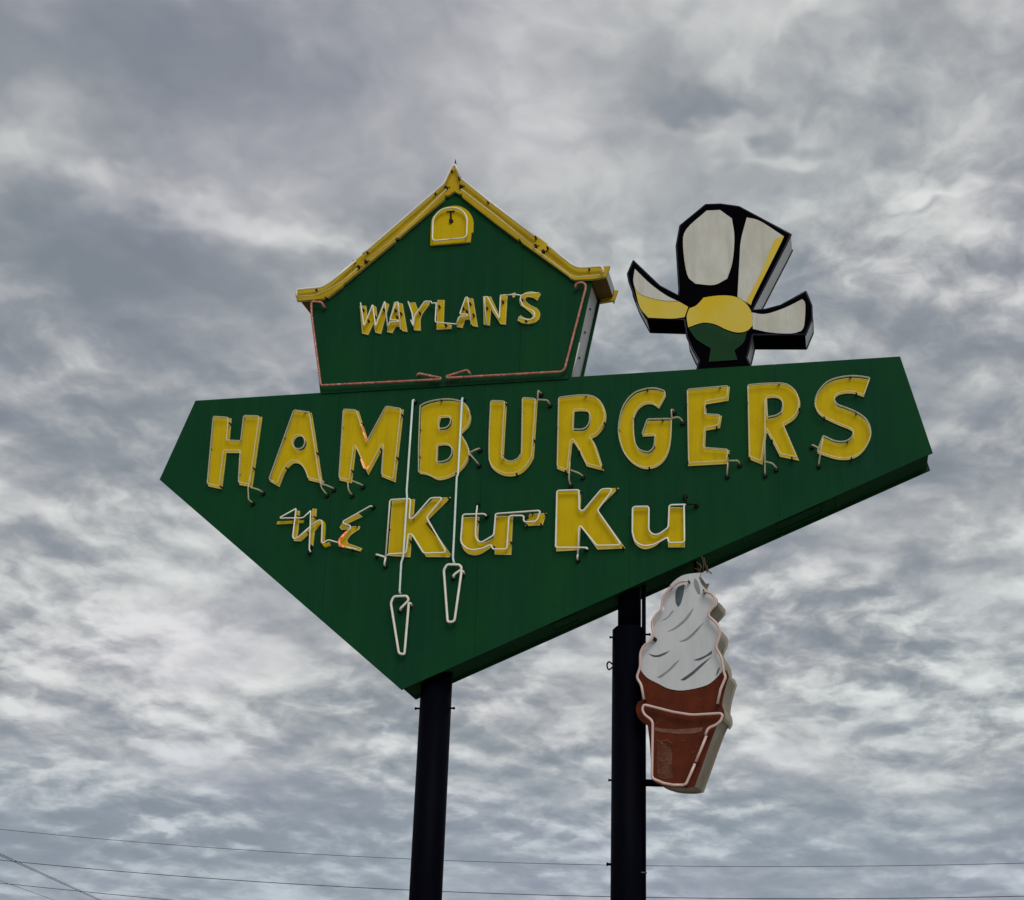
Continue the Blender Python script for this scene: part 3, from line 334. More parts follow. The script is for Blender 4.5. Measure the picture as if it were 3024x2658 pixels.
M['brown'] = paint('cone_brown', (0.115, 0.022, 0.008), (0.062, 0.013, 0.006), 0.6, 6, None, 0.05, rust=0.15, rust_col=(0.12, 0.050, 0.030), spec=0.1, rust_scale=7)
M['stripe'] = paint('cone_worn_band', (0.20, 0.12, 0.09), (0.12, 0.03, 0.014), 0.6, 7, (1, 1, 3), rust=0.14, rust_col=(0.26, 0.20, 0.16), spec=0.1)
M['patch'] = paint('cone_worn_patch', (0.085, 0.020, 0.009), (0.13, 0.065, 0.045), 0.7, 14, None, 0.05, rust=0.20, rust_col=(0.15, 0.085, 0.06), spec=0.1, rust_scale=16)
M['beige'] = paint('cone_return_beige', (0.36, 0.33, 0.27), (0.22, 0.18, 0.13), 0.6, 4, (1, 1, 0.4), 0.05, rust=0.10, rust_col=(0.12, 0.09, 0.06), spec=0.2)
M['t_white'] = paint('panel_white', (0.56, 0.56, 0.51), (0.44, 0.43, 0.36), 0.5, 4, (1, 1, 0.5), spec=0.2, rust=0.08, rust_col=(0.40, 0.37, 0.27), rust_scale=7, drip=(0.34, 0.33, 0.28), drip_amt=0.5)
M['t_yellow'] = paint('panel_yellow', (0.60, 0.43, 0.010), (0.58, 0.47, 0.10), 0.5, 2.2, spec=0.15)
M['t_green'] = paint('panel_green', (0.005, 0.048, 0.013), (0.004, 0.034, 0.010), 0.5, 4, spec=0.1)
M['steel'] = paint('galvanised', (0.10, 0.10, 0.11), (0.06, 0.06, 0.07), 0.5, 10, metallic=0.6)
M['cable'] = paint('cable_black', (0.025, 0.028, 0.035), (0.02, 0.022, 0.03), 0.6, 10)
M['straw'] = paint('dry_straw', (0.09, 0.05, 0.02), (0.05, 0.025, 0.012), 0.8, 10)
M['wood'] = paint('weathered_wood', (0.11, 0.08, 0.055), (0.06, 0.045, 0.03), 0.85, 4, (6, 6, 0.4), 0.3)
M['tube_white'] = paint('coated_tube_white', (0.78, 0.77, 0.70), (0.70, 0.66, 0.54), 0.22, 12, spec=0.6)
M['tube_cool'] = paint('coated_tube_cool', (0.68, 0.80, 0.76), (0.58, 0.68, 0.64), 0.22, 12, spec=0.6)
M['tube_pink'] = paint('flaking_pink_tube', (0.48, 0.17, 0.12), (0.24, 0.07, 0.05), 0.35, 16, rust=0.19, rust_col=(0.66, 0.52, 0.42), rust_scale=38)
M['tube_rose'] = paint('coated_tube_rose', (0.62, 0.46, 0.42), (0.54, 0.38, 0.34), 0.25, 10, spec=0.6)
def glass_tube(name, tint, alpha):
    m, t, b = new_mat(name)
    b.inputs['Base Color'].default_value = (*tint, 1)
    b.inputs['Roughness'].default_value = 0.12
    b.inputs['Specular IOR Level'].default_value = 0.7
    lw = t.nodes.new('ShaderNodeLayerWeight'); lw.inputs['Blend'].default_value = 0.45
    mr = t.nodes.new('ShaderNodeMapRange')
    mr.inputs['To Min'].default_value = alpha * 0.55; mr.inputs['To Max'].default_value = min(alpha * 1.6, 1)
    t.links.new(lw.outputs['Facing'], mr.inputs['Value'])
    t.links.new(mr.outputs[0], b.inputs['Alpha'])
    return m
M['tube_clear'] = glass_tube('clear_glass_tube', (0.78, 0.70, 0.46), 0.55)
M['tube_amber'] = glass_tube('amber_glass_tube', (0.80, 0.70, 0.36), 0.6)
def lit(name, col, strength):
    m, t, b = new_mat(name)
    b.inputs['Base Color'].default_value = (0.5, 0.15, 0.05, 1)
    b.inputs['Emission Color'].default_value = (*col, 1)
    n = t.nodes.new('ShaderNodeTexNoise'); n.inputs['Scale'].default_value = 22
    mr = t.nodes.new('ShaderNodeMapRange')
    mr.inputs['From Min'].default_value = 0.42; mr.inputs['From Max'].default_value = 0.62
    mr.inputs['To Min'].default_value = strength * 0.25; mr.inputs['To Max'].default_value = strength
    tc = t.nodes.new('ShaderNodeTexCoord'); t.links.new(tc.outputs['Object'], n.inputs['Vector'])
    t.links.new(n.outputs['Fac'], mr.inputs['Value']); t.links.new(mr.outputs[0], b.inputs['Emission Strength'])
    return m
M['lit_orange'] = lit('lit_neon_orange', (1.0, 0.34, 0.10), 0.9)
M['lit_red'] = lit('lit_neon_red', (1.0, 0.22, 0.16), 0.9)

# ------------------------------------------------------------------ helpers
def tag(o, label=None, cat=None, group=None, kind=None):
    if label: o['label'] = label
    if cat: o['category'] = cat
    if group: o['group'] = group
    if kind: o['kind'] = kind
    return o
def obj(name, verts, faces, mats, parent=None, mat_ids=None, smooth=False):
    me = bpy.data.meshes.new(name)
    me.from_pydata(verts, [], faces)
    for m in (mats if isinstance(mats, (list, tuple)) else [mats]):
        me.materials.append(M[m])
    if mat_ids:
        me.polygons.foreach_set('material_index', mat_ids)
    if smooth:
        me.polygons.foreach_set('use_smooth', [True] * len(me.polygons))
    me.update()
    o = bpy.data.objects.new(name, me)
    C.objects.link(o)
    if parent is not None:
        o.parent = parent
    return o
def thing(name, label, cat, loc=(0, 0, 0), rz=0.0, group=None):
    o = bpy.data.objects.new(name, None)
    C.objects.link(o)
    o.location = loc
    o.rotation_euler = (0, 0, rz)
    o.empty_display_size = 0.2
    return tag(o, label, cat, group)
def area2(p):
    return sum(p[i][0] * p[(i + 1) % len(p)][1] - p[(i + 1) % len(p)][0] * p[i][1] for i in range(len(p)))
def smooth_loop(pts, closed=True, corner=38, sub=4):
    """Catmull-Rom through gentle bends, corners kept sharp."""
    n = len(pts); P_ = [Vector(p) for p in pts]
    sharp = [False] * n
    for i in range(n):
        if not closed and i in (0, n - 1):
            sharp[i] = True; continue
        a = P_[i] - P_[i - 1]; b = P_[(i + 1) % n] - P_[i]
        if a.length < 1e-6 or b.length < 1e-6: continue
        sharp[i] = math.degrees(a.angle(b)) > corner
    out_ = []
    for i in range(n if closed else n - 1):
        p1, p2 = P_[i], P_[(i + 1) % n]
        out_.append(p1)
        p0 = P_[i - 1] if not sharp[i] else p1 * 2 - p2
        p3 = P_[(i + 2) % n] if not sharp[(i + 1) % n] else p2 * 2 - p1
        if sharp[i] and sharp[(i + 1) % n]:
            continue
        for k in range(1, sub):
            t = k / sub
            out_.append(0.5 * ((2 * p1) + (p2 - p0) * t + (2 * p0 - 5 * p1 + 4 * p2 - p3) * t * t + (3 * p1 - p0 - 3 * p2 + p3) * t ** 3))
    if not closed:
        out_.append(P_[-1])
    return [tuple(p) for p in out_]
def plate(name, outline, y0, y1, mats, parent, holes=(), round_=True, off=(0, 0)):
    """Sheet cut to an outline in the XZ plane, front at y0, back at y1; side faces take the second material."""
    loops = []
    for i, lp in enumerate([outline] + list(holes)):
        q = smooth_loop(lp) if round_ else [tuple(p) for p in lp]
        if (area2(q) > 0) != (i == 0):
            q = q[::-1]
        loops.append([(x + off[0], z + off[1]) for x, z in q])
    flat = [p for l in loops for p in l]
    tris = tessellate_polygon([[Vector((x, z, 0)) for x, z in l] for l in loops])
    n = len(flat)
    verts = [(x, y0, z) for x, z in flat] + [(x, y1, z) for x, z in flat]
    faces, ids = [], []
    for a, b, c in tris:
        A, B, Cc = flat[a], flat[b], flat[c]
        if (B[0] - A[0]) * (Cc[1] - A[1]) - (B[1] - A[1]) * (Cc[0] - A[0]) < 0:
            b, c = c, b
        faces.append((a, b, c)); ids.append(0)
        faces.append((n + a, n + c, n + b)); ids.append(0)
    k = 0
    two = 1 if isinstance(mats, (list, tuple)) and len(mats) > 1 else 0
    for l in loops:
        m = len(l)
        for i in range(m):
            j = (i + 1) % m
            faces.append((k + j, k + i, n + k + i, n + k + j)); ids.append(two)
        k += m
    return obj(name, verts, faces, mats, parent, ids)
def tube(name, pts, r, mat, parent, sides=7, round_r=0.02, closed=False, cap=True):
    """Bent tube through 3D points with rounded bends."""
    P_ = [Vector(p) for p in pts]
    q = []
    n = len(P_)
    rng = range(n) if closed else range(1, n - 1)
    if not closed: q.append(P_[0])
    for i in rng:
        a, b, c = P_[i - 1], P_[i], P_[(i + 1) % n]
        la, lc = (a - b).length, (c - b).length
        if la < 1e-5 or lc < 1e-5: continue
        ang = (b - a).angle(c - b)
        if ang < R(12):
            q.append(b); continue
        rr = min(round_r, la * 0.45, lc * 0.45)
        s, e = b + (a - b) * (rr / la), b + (c - b) * (rr / lc)
        for k in range(4):
            t = k / 3
            q.append(s * (1 - t) ** 2 + b * 2 * t * (1 - t) + e * t * t)
    if not closed: q.append(P_[-1])
    m = len(q)
    verts, faces = [], []
    ref = Vector((0, 1, 0.013))
    prev = None
    for i in range(m):
        if closed: tan = q[(i + 1) % m] - q[i - 1]
        else: tan = q[min(i + 1, m - 1)] - q[max(i - 1, 0)]
        if tan.length < 1e-7: tan = Vector((0, 0, 1))
        tan.normalize()
        nrm_ = (prev if prev is not None else ref)
        nrm_ = nrm_ - tan * nrm_.dot(tan)
        if nrm_.length < 1e-4:
            nrm_ = Vector((1, 0.1, 0.2)); nrm_ -= tan * nrm_.dot(tan)
        nrm_.normalize(); prev = nrm_
        bi = tan.cross(nrm_)
        for k in range(sides):
            a = 2 * math.pi * k / sides
            verts.append(q[i] + (nrm_ * math.cos(a) + bi * math.sin(a)) * r)
    for i in range(m if closed else m - 1):
        j = (i + 1) % m
        for k in range(sides):
            l = (k + 1) % sides
            faces.append((i * sides + k, i * sides + l, j * sides + l, j * sides + k))
    if not closed and cap:
        faces.append(tuple(range(sides))[::-1]); faces.append(tuple((m - 1) * sides + k for k in range(sides)))
    return obj(name, [tuple(v) for v in verts], faces, mat, parent, None, True)
def disc_can(name, x, z, y0, y1, r, mats, parent, sides=14, r_front=None):
    """Short can on the face: cylinder along Y with a slightly smaller front."""
    rf = r_front if r_front is not None else r * 0.85
    v, f = [], []
    for k in range(sides):
        a = 2 * math.pi * k / sides
        v.append((x + r * math.cos(a), y1, z + r * math.sin(a)))
    for k in range(sides):
        a = 2 * math.pi * k / sides
        v.append((x + rf * math.cos(a), y0, z + rf * math.sin(a)))
    for k in range(sides):
        l = (k + 1) % sides
        f.append((k, l, sides + l, sides + k))
    f.append(tuple(range(sides, 2 * sides))); f.append(tuple(range(sides))[::-1])
    return obj(name, v, f, mats, parent)
def box(name, x0, x1, y0, y1, z0, z1, mat, parent, bevel=0.0):
    bm = bmesh.new()
    bmesh.ops.create_cube(bm, size=1)
    for v in bm.verts:
        v.co = Vector(((x0 + x1) / 2 + v.co.x * (x1 - x0), (y0 + y1) / 2 + v.co.y * (y1 - y0), (z0 + z1) / 2 + v.co.z * (z1 - z0)))
    if bevel:
        bmesh.ops.bevel(bm, geom=bm.edges[:], offset=bevel, segments=2, affect='EDGES')
    me = bpy.data.meshes.new(name); bm.to_mesh(me); bm.free()
    me.materials.append(M[mat])
    o = bpy.data.objects.new(name, me); C.objects.link(o); o.parent = parent
    return o
def clip_x(poly, lo, hi):
    """Clip a polygon to lo <= x <= hi."""
    for side, lim in ((1, lo), (-1, hi)):
        res = []
        for i in range(len(poly)):
            a, b = poly[i - 1], poly[i]
            ia, ib = side * (a[0] - lim) >= 0, side * (b[0] - lim) >= 0
            if ia != ib:
                t = (lim - a[0]) / (b[0] - a[0])
                res.append((lim, a[1] + t * (b[1] - a[1])))
            if ib: res.append(tuple(b))
        poly = res
        if not poly: break
    return poly
def inset(poly, d):
    """Offset a simple polygon inwards by d (mitred)."""
    p = [Vector(q) for q in poly]
    if area2(poly) < 0: p = p[::-1]
    n = len(p); res = []
    for i in range(n):
        a, b = (p[i] - p[i - 1]).normalized(), (p[(i + 1) % n] - p[i]).normalized()
        na, nb = Vector((-a.y, a.x)), Vector((-b.y, b.x))
        h = na + nb
        if h.length < 1e-4: h = na
        h.normalize()
        res.append(tuple(p[i] + h * (d / max(0.35, h.dot(na)))))
    return res
def y3(pts, y):
    return [(x, y, z) for x, z in pts]
YL, YT = -0.012, -0.065
def clips(pts, parent, count, y0=YL + 0.004, y1=YT, jitter=0.25, closed=True):
    """Tube stand-offs spaced along an outline."""
    P_ = [Vector(p) for p in pts]
    if closed: P_.append(P_[0])
    seg = [(P_[i + 1] - P_[i]).length for i in range(len(P_) - 1)]
    tot = sum(seg)
    for c in range(count):
        s = tot * ((c + 0.5 + rnd.uniform(-jitter, jitter)) / count)
        i = 0
        while i < len(seg) - 1 and s > seg[i]:
            s -= seg[i]; i += 1
        p = P_[i] + (P_[i + 1] - P_[i]) * (s / max(seg[i], 1e-6))
        k = tube('tube_support', [(p.x, y0, p.y), (p.x, y1 + 0.004, p.y)], 0.009, 'clip', parent, 6)
        k.scale = (1, 1, 1)
def stain(x, z, y, r, parent, stretch=1.0):
    pts = []
    for k in range(9):
        a = 2 * math.pi * k / 9
        rr = r * rnd.uniform(0.55, 1.25)
        pts.append((x + rr * math.cos(a), z + rr * stretch * math.sin(a)))
    return plate('rust_spot', pts, y, y + 0.002, 'stain', parent, round_=False)
def housing(x, z, parent, r=0.024, y1=0.002):
    h = disc_can('electrode_housing', x, z, -0.028, y1, r, 'housing', parent)
    return h
def housing_on(x, z, parent, r=0.026):
    """Housing for a part one level down (kept at its parent's level)."""
    return housing(x, z, parent, r)

# ------------------------------------------------------------------ ground
def ground_mat():
    m, t, b = new_mat('ground_grass_dirt')
    n = t.nodes.new('ShaderNodeTexNoise'); n.inputs['Scale'].default_value = 0.6; n.inputs['Detail'].default_value = 10
    tc = t.nodes.new('ShaderNodeTexCoord'); t.links.new(tc.outputs['Object'], n.inputs['Vector'])
    cr = t.nodes.new('ShaderNodeValToRGB')
    cr.color_ramp.elements[0].color = (0.07, 0.075, 0.035, 1); cr.color_ramp.elements[1].color = (0.13, 0.11, 0.07, 1)
    t.links.new(n.outputs['Fac'], cr.inputs[0]); t.links.new(cr.outputs[0], b.inputs['Base Color'])
    b.inputs['Roughness'].default_value = 0.95
    return m
M['ground'] = ground_mat()
M['asphalt'] = paint('asphalt', (0.055, 0.055, 0.057), (0.035, 0.035, 0.037), 0.9, 6, None, 0.3)
M['concrete'] = paint('concrete', (0.32, 0.31, 0.28), (0.24, 0.23, 0.21), 0.9, 3, None, 0.2)
g = obj('ground', [(-4000, -4000, 0), (4000, -4000, 0), (4000, 4000, 0), (-4000, 4000, 0)], [(0, 1, 2, 3)], 'ground')
tag(g, kind='structure')
def slab(name, x0, x1, ya, yb, z, mat):
    o = obj(name, [(x0, ya, 0), (x1, ya, 0), (x1, yb, 0), (x0, yb, 0), (x0, ya, z), (x1, ya, z), (x1, yb, z), (x0, yb, z)],
            [(4, 5, 6, 7), (0, 1, 5, 4), (1, 2, 6, 5), (2, 3, 7, 6), (3, 0, 4, 7)], mat)
    return tag(o, kind='structure')
slab('parking_lot', -26, 26, -30, 5.0, 0.004, 'concrete')
slab('kerb', -26, 26, 5.0, 5.18, 0.13, 'concrete')
slab('road', -400, 400, 12, 24, 0.004, 'asphalt')

# ------------------------------------------------------------------ main sign cabinet
DEPTH = 0.50
dia = [tuple(p) for p in TRACE['diamond']]
sign = thing('roadside_sign', 'large dark green pointed sign cabinet with yellow HAMBURGERS and the Ku-Ku lettering on two poles', 'sign', (0, 0, 0))
xs = [min(p[0] for p in dia) - 1] + TRACE['diamond_seams'] + [max(p[0] for p in dia) + 1]
for i in range(len(xs) - 1):
    q = clip_x(dia, xs[i] + 0.0012, xs[i + 1] - 0.0012)
    plate('face_panel', q, 0.0, 0.022, ['green', 'green_return'], sign, round_=False)
    plate('back_panel', q, DEPTH - 0.022, DEPTH, ['green', 'green_return'], sign, round_=False)
plate('face_backing', inset(dia, 0.003), 0.021, 0.027, ['green_return', 'green_return'], sign, round_=False)
plate('rear_backing', inset(dia, 0.003), DEPTH - 0.027, DEPTH - 0.021, ['green_return', 'green_return'], sign, round_=False)
core = inset(dia, 0.028)
plate('cabinet_return', core, 0.02, DEPTH - 0.02, ['green_return', 'green_return'], sign, round_=False)
# seam straps and hatch frames along the underside of the return
def under_pt(t, y, drop=0.0):
    a, b = Vector(core_bottom[0]), Vector(core_bottom[1])
    p = a + (b - a) * t
    n_ = Vector((b.y - a.y, -(b.x - a.x))).normalized()
    if n_.y > 0: n_ = -n_
    p = p + n_ * drop
    return (p.x, y, p.y)
low = min(core, key=lambda p: p[1])
right = max(core, key=lambda p: p[0])
core_bottom = (low, right)
for t in (0.20, 0.345, 0.50, 0.655, 0.83):
    v = [under_pt(t + dt, y, d) for d in (-0.004, 0.006) for y in (0.03, DEPTH - 0.03) for dt in (-0.004, 0.004)]
    obj('seam_strap', v, [(0, 1, 3, 2), (4, 6, 7, 5), (0, 4, 5, 1), (2, 3, 7, 6), (0, 2, 6, 4), (1, 5, 7, 3)], 'green_return', sign)
for t0, t1 in ((0.28, 0.33), (0.715, 0.80)):
    ring = [under_pt(t0, 0.12, 0.006), under_pt(t1, 0.12, 0.006), under_pt(t1, 0.36, 0.006), under_pt(t0, 0.36, 0.006)]
    tube('access_hatch_rim', ring, 0.006, 'green_return', sign, 5, 0.01, closed=True)

def outline(lt, loop, holes=(), w=0.0065, y=YL - 0.003):
    lp = smooth_loop(loop)
    plate('outline', lp, y, YL + 0.002, ['yellow_edge', 'yellow_edge'], lt, [inset(lp, w)], round_=False)
    for h in holes:
        hp = smooth_loop(h)
        plate('outline', inset(hp, -w), y, YL + 0.002, ['yellow_edge', 'yellow_edge'], lt, [hp], round_=False)

for L in TRACE['hamburgers']:
    lt = plate('letter', L['o'], YL, 0.001, ['yellow', 'yellow_edge'], sign, L['h'])
    lt['label'] = 'yellow letter %s outlined with clear glass tubing' % L['ch']
    lp = smooth_loop(L['o'], sub=3)
    outline(lt, L['o'], L['h'])
    tube('neon_tube', y3(inset(lp, 0.012) if L['ch'] not in 'SGB' else lp, YT), 0.0075, 'tube_clear', lt, 6, 0.02, closed=True)
    for h in L['h']:
        tube('neon_tube', y3(smooth_loop(h, sub=3), YT), 0.0075, 'tube_clear', lt, 6, 0.015, closed=True)
    for ld in L['lead']:
        ex_, ez_ = ld[-1]
        pts = y3(ld[:-1], YT - 0.006) + [(ex_, YT + 0.02, ez_), (ex_, -0.02, ez_)]
        tube('tube_lead', pts, 0.0075, 'tube_clear', lt, 6, 0.03)
        housing(ex_, ez_ - 0.008, lt)
    clips(lp, lt, 6)
for pts in TRACE['m_lit']:
    tube('lit_neon_tube', y3(pts, YT - 0.002), 0.0078, 'lit_orange', sign, 7)['label'] = 'short glowing orange stretch of neon tube on the letter M'

for L in TRACE['kuku']:
    nm = 'dash' if L['ch'] == 'dash' else 'letter'
    lt = plate(nm, L['o'], YL, 0.001, ['yellow', 'yellow_edge'], sign)
    lt['label'] = 'yellow dash between the two Ku syllables' if nm == 'dash' else 'yellow letter %s with white neon tubing' % L['ch']
    outline(lt, L['o'], w=0.008)
    for t in L['t']:
        tube('neon_tube', y3(t, YT), 0.0088, 'tube_white', lt, 8, 0.025)
    for e in L['e']:
        housing(e[0], e[1], lt)
    if L['t']:
        ends = [L['t'][0][0], L['t'][0][-1]]
        for e in L['e']:
            s = min(ends, key=lambda q: (q[0] - e[0]) ** 2 + (q[1] - e[1]) ** 2)
            tube('tube_lead', [(s[0], YT, s[1]), (e[0], YT + 0.01, e[1] + 0.004), (e[0], -0.02, e[1])], 0.010, 'tube_white' if nm != 'letter' or L['ch'] != 'u' else 'housing', lt, 7, 0.02)
    clips(L['o'], lt, 5)

for wi, L in enumerate(TRACE['the']):
    lt = None
    for si, o_ in enumerate(L['o']):
        if lt is None:
            lt = plate('letter', o_, YL, 0.001, ['yellow', 'yellow_edge'], sign)
            lt['label'] = 'script letter %s in yellow with white tube' % L['ch']
        else:
            plate('letter_stroke', o_, YL - 0.003, 0.001, ['yellow', 'yellow_edge'], lt)
    outline(lt, L['o'][0], w=0.009, y=YL - 0.0045)
    for t in L['t']:
        tube('neon_tube', y3(t, YT), 0.0075, 'tube_white', lt, 8, 0.02)
    for e in L['e']:
        housing(e[0], e[1], lt)
    clips(L['o'][0], lt, 3)
    if 'lit' in L:
        tube('lit_neon_tube', y3(L['lit'], YT - 0.003), 0.0105, 'lit_red', lt, 7)

for i, ch in enumerate(TRACE['chains']):
    c_ = tube('chain_tube', y3(ch, YT - 0.012) + [(ch[-1][0], -0.03, ch[-1][1])], 0.011, 'tube_cool', sign, 8, 0.02)
    c_['label'] = 'pale straight neon tube drawn as a clock chain'
    tp = TRACE['chain_tops'][i]
    housing(tp[0], tp[1], c_, 0.028)
    tube('tube_lead', [(ch[0][0], YT - 0.012, ch[0][1]), (tp[0], YT + 0.02, tp[1] + 0.01), (tp[0], -0.02, tp[1])], 0.010, 'tube_cool', c_, 7, 0.02)
    w_ = TRACE['weights'][i]
    pts = [(w_[0][0], -0.02, w_[0][1])] + y3(w_, YT) + [(w_[-1][0] + 0.004, -0.02, w_[-1][1] - 0.01)]
    wt = tube('weight_tube', pts, 0.0125, 'tube_white', sign, 8, 0.03)
    wt['label'] = 'tapered white neon outline of a hanging clock weight'
    for e in TRACE['weight_ends'][i][0]:
        housing(e[0], e[1], wt, 0.024)

# ------------------------------------------------------------------ house-shaped cabinet above
house = thing('house_sign', 'green cabin-shaped cabinet with yellow roof trim and WAYLAN\'S lettering standing on the pointed sign', 'sign', (0, 0, 0))
HW = [tuple(p) for p in TRACE['house_wall']]
HD = 0.50
hx = [min(p[0] for p in HW) - 1] + TRACE['house_seams'] + [max(p[0] for p in HW) + 1]
HWb = [(x, max(z, dia[0][1] - 0.02)) for x, z in HW]
for i in range(len(hx) - 1):
    q = clip_x(HWb, hx[i] + 0.0012, hx[i + 1] - 0.0012)
    plate('wall_panel', q, 0.004, 0.026, ['green', 'green_return'], house, round_=False)
    plate('rear_wall_panel', q, HD - 0.026, HD, ['green', 'navy'], house, round_=False)
hc = inset(HWb, 0.03)
plate('cabinet_return', hc, 0.024, HD - 0.024, ['sheet', 'sheet'], house, round_=False)
# bottom flashing between house and sign, slightly torn
zb = dia[0][1]
fl = []
nseg = 26
x0_, x1_ = HWb[0][0] + 0.02, HWb[1][0] - 0.02
for k in range(nseg + 1):
    fl.append((x0_ + (x1_ - x0_) * k / nseg, zb + 0.045 + rnd.uniform(-0.01, 0.012)))
plate('base_flashing', [(x0_, zb - 0.012)] + [(x1_, zb - 0.012)] + fl[::-1], -0.012, 0.006, ['green_return', 'black'], house, round_=False)
for k in range(1, 12):
    stain(x0_ + (x1_ - x0_) * (k + rnd.uniform(-.3, .3)) / 12, zb + 0.02, -0.016, 0.014, house, 0.6)
rb = TRACE['roof_band']
tr = plate('roof_trim', rb, -0.040, 0.0, ['roof_yellow', 'yellow_edge'], house, round_=False)
plate('rear_roof_trim', rb, HD + 0.004, HD + 0.04, ['roof_yellow', 'yellow_edge'], house, round_=False)
rf = plate('roof', TRACE['roof_core'], -0.001, HD + 0.005, ['roof_yellow', 'soffit'], house, round_=False)
# pale end cap on the right eave
rc = TRACE['roof_core']
e_i = max(range(len(rc)), key=lambda i: rc[i][0])
a_, b_ = rc[e_i], rc[e_i + 1]
v = [(a_[0] + 0.004, 0.03, a_[1]), (a_[0] + 0.004, HD - 0.03, a_[1]), (b_[0] + 0.004, HD - 0.03, b_[1] + 0.005), (b_[0] + 0.004, 0.03, b_[1] + 0.005)]
v += [(x - 0.008, y, z) for x, y, z in v]
obj('eave_cap', v, [(0, 1, 2, 3), (7, 6, 5, 4), (0, 4, 5, 1), (2, 6, 7, 3), (1, 5, 6, 2), (0, 3, 7, 4)], 'sheet', house)
sp = TRACE['spike']
plate('finial', sp, -0.044, -0.034, 'navy', house, round_=False)
# corner flashing at the right hand edge of the wall
q = [HWb[1], HWb[2]]
tube('corner_bead', [(q[0][0], 0.03, q[0][1]), (q[0][0] + (q[1][0] - q[0][0]) * 0.36, 0.03, q[0][1] + (q[1][1] - q[0][1]) * 0.36)], 0.012, 'sheet', house, 6)
for f_ in (0.30, 0.56, 0.80):
    p_ = Vector(hc[1]) if hc[1][0] > 0 else Vector(HWb[1])
    xx = HWb[1][0] + (HWb[2][0] - HWb[1][0]) * f_ - 0.028
    zz_ = HWb[1][1] + (HWb[2][1] - HWb[1][1]) * f_
    o = tube('rivet', [(xx - 0.006, 0.25, zz_), (xx + 0.01, 0.25, zz_)], 0.012, 'clip', house, 7)
aw = plate('arched_window', TRACE['arch'], YL - 0.008, 0.005, ['yellow', 'yellow_edge'], house)
tube('neon_tube', y3(TRACE['arch_tube'], YT), 0.0095, 'tube_white', aw, 8, 0.04)
ar = TRACE['arch_rod']
tube('electrode_rod', y3(ar, -0.03), 0.010, 'housing', aw, 7)
tube('electrode_bar', [(ar[0][0] - 0.045, -0.03, ar[0][1] + 0.004), (ar[0][0] + 0.045, -0.03, ar[0][1] + 0.004)], 0.006, 'housing', aw, 6)
disc_can('electrode_housing', ar[1][0], ar[1][1], -0.05, -0.015, 0.024, 'housing', aw)
for t in TRACE['roof_tubes_white']:
    tube('neon_tube', y3(t, -0.095), 0.013, 'tube_white', tr, 8, 0.03)
    tube('rear_neon_tube', y3(t, HD + 0.095), 0.0105, 'tube_white', house, 8, 0.03)
for t in TRACE['roof_tubes_clear']:
    tube('neon_tube', y3(t, -0.095), 0.008, 'tube_amber', tr, 7, 0.03)
for i, s_ in enumerate(TRACE['roof_spots']):
    if i in TRACE['roof_big']:
        disc_can('electrode_housing', s_[0], s_[1], -0.07, -0.038, 0.021, 'housing', tr)
        for dx, dz in ((0.03, 0.01),):
            stain(s_[0] + dx, s_[1] + dz, -0.0425, 0.011, tr)
    else:
        tube('tube_support', [(s_[0], -0.038, s_[1]), (s_[0], -0.09, s_[1])], 0.010, 'clip', tr, 6)
        stain(s_[0], s_[1], -0.0425, 0.014, tr)
for t in TRACE['pink']:
    pts = [(t[0][0], -0.01, t[0][1])] + y3(t, YT) + [(t[-1][0], -0.01, t[-1][1])]
    tube('border_tube', pts, 0.0125, 'tube_pink', house, 8, 0.03)['label'] = 'flaking pink neon border tube'
for L in TRACE['waylans']:
    nm = 'apostrophe' if L['ch'] == 'apostrophe' else 'letter'
    lt = plate(nm, L['o'], YL, 0.006, ['yellow', 'yellow_edge'], house)
    lt['label'] = 'small yellow apostrophe' if nm == 'apostrophe' else 'small yellow letter %s with white tube' % L['ch']
    outline(lt, L['o'], w=0.009)
    for t in L['t']:
        tube('neon_tube', y3(t, YT), 0.0075, 'tube_white', lt, 8, 0.02)
    for s_ in TRACE['waylan_spots']:
        xs_ = [p[0] for p in L['o']]; 
        if min(xs_) <= s_[0] <= max(xs_):
            tube('tube_support', [(s_[0], YL + 0.003, s_[1]), (s_[0], YT + 0.005, s_[1])], 0.0105, 'clip', lt, 6)
            stain(s_[0], s_[1], YL - 0.0025, 0.013, lt)

# ------------------------------------------------------------------ plain cabinet on the sign's top edge
top = thing('topper_cabinet', 'black-edged cut-out cabinet with plain white, yellow and green panels on top of the green sign', 'sign', (0, 0, 0))
TO = TRACE['topper']
TD0, TD1 = 0.07, 0.41
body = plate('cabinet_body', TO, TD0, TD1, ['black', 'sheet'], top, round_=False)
for pf in body.data.polygons:                       # down-facing faces take the same black material as the face
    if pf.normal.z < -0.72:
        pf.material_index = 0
# navy edge lips front and back
tube('edge_lip', y3(TO, TD0 + 0.006), 0.011, 'navy', top, 5, 0.004, closed=True)
tube('rear_edge_lip', y3(TO, TD1 - 0.006), 0.011, 'navy', top, 5, 0.004, closed=True)
for nm, mt in (('topper_left', 't_yellow'), ('topper_left_top', 't_white'), ('topper_back_edge', 't_yellow'), ('topper_right', 't_white'), ('topper_back', 't_white'), ('topper_head', 't_white'), ('topper_mid', 't_yellow'), ('topper_low', 't_green')):
    plate('colour_panel', TRACE[nm], TD0 - (0.016 if nm in ('topper_left_top', 'topper_back_edge') else 0.012), TD0 + 0.002, [mt, 'black'], top)

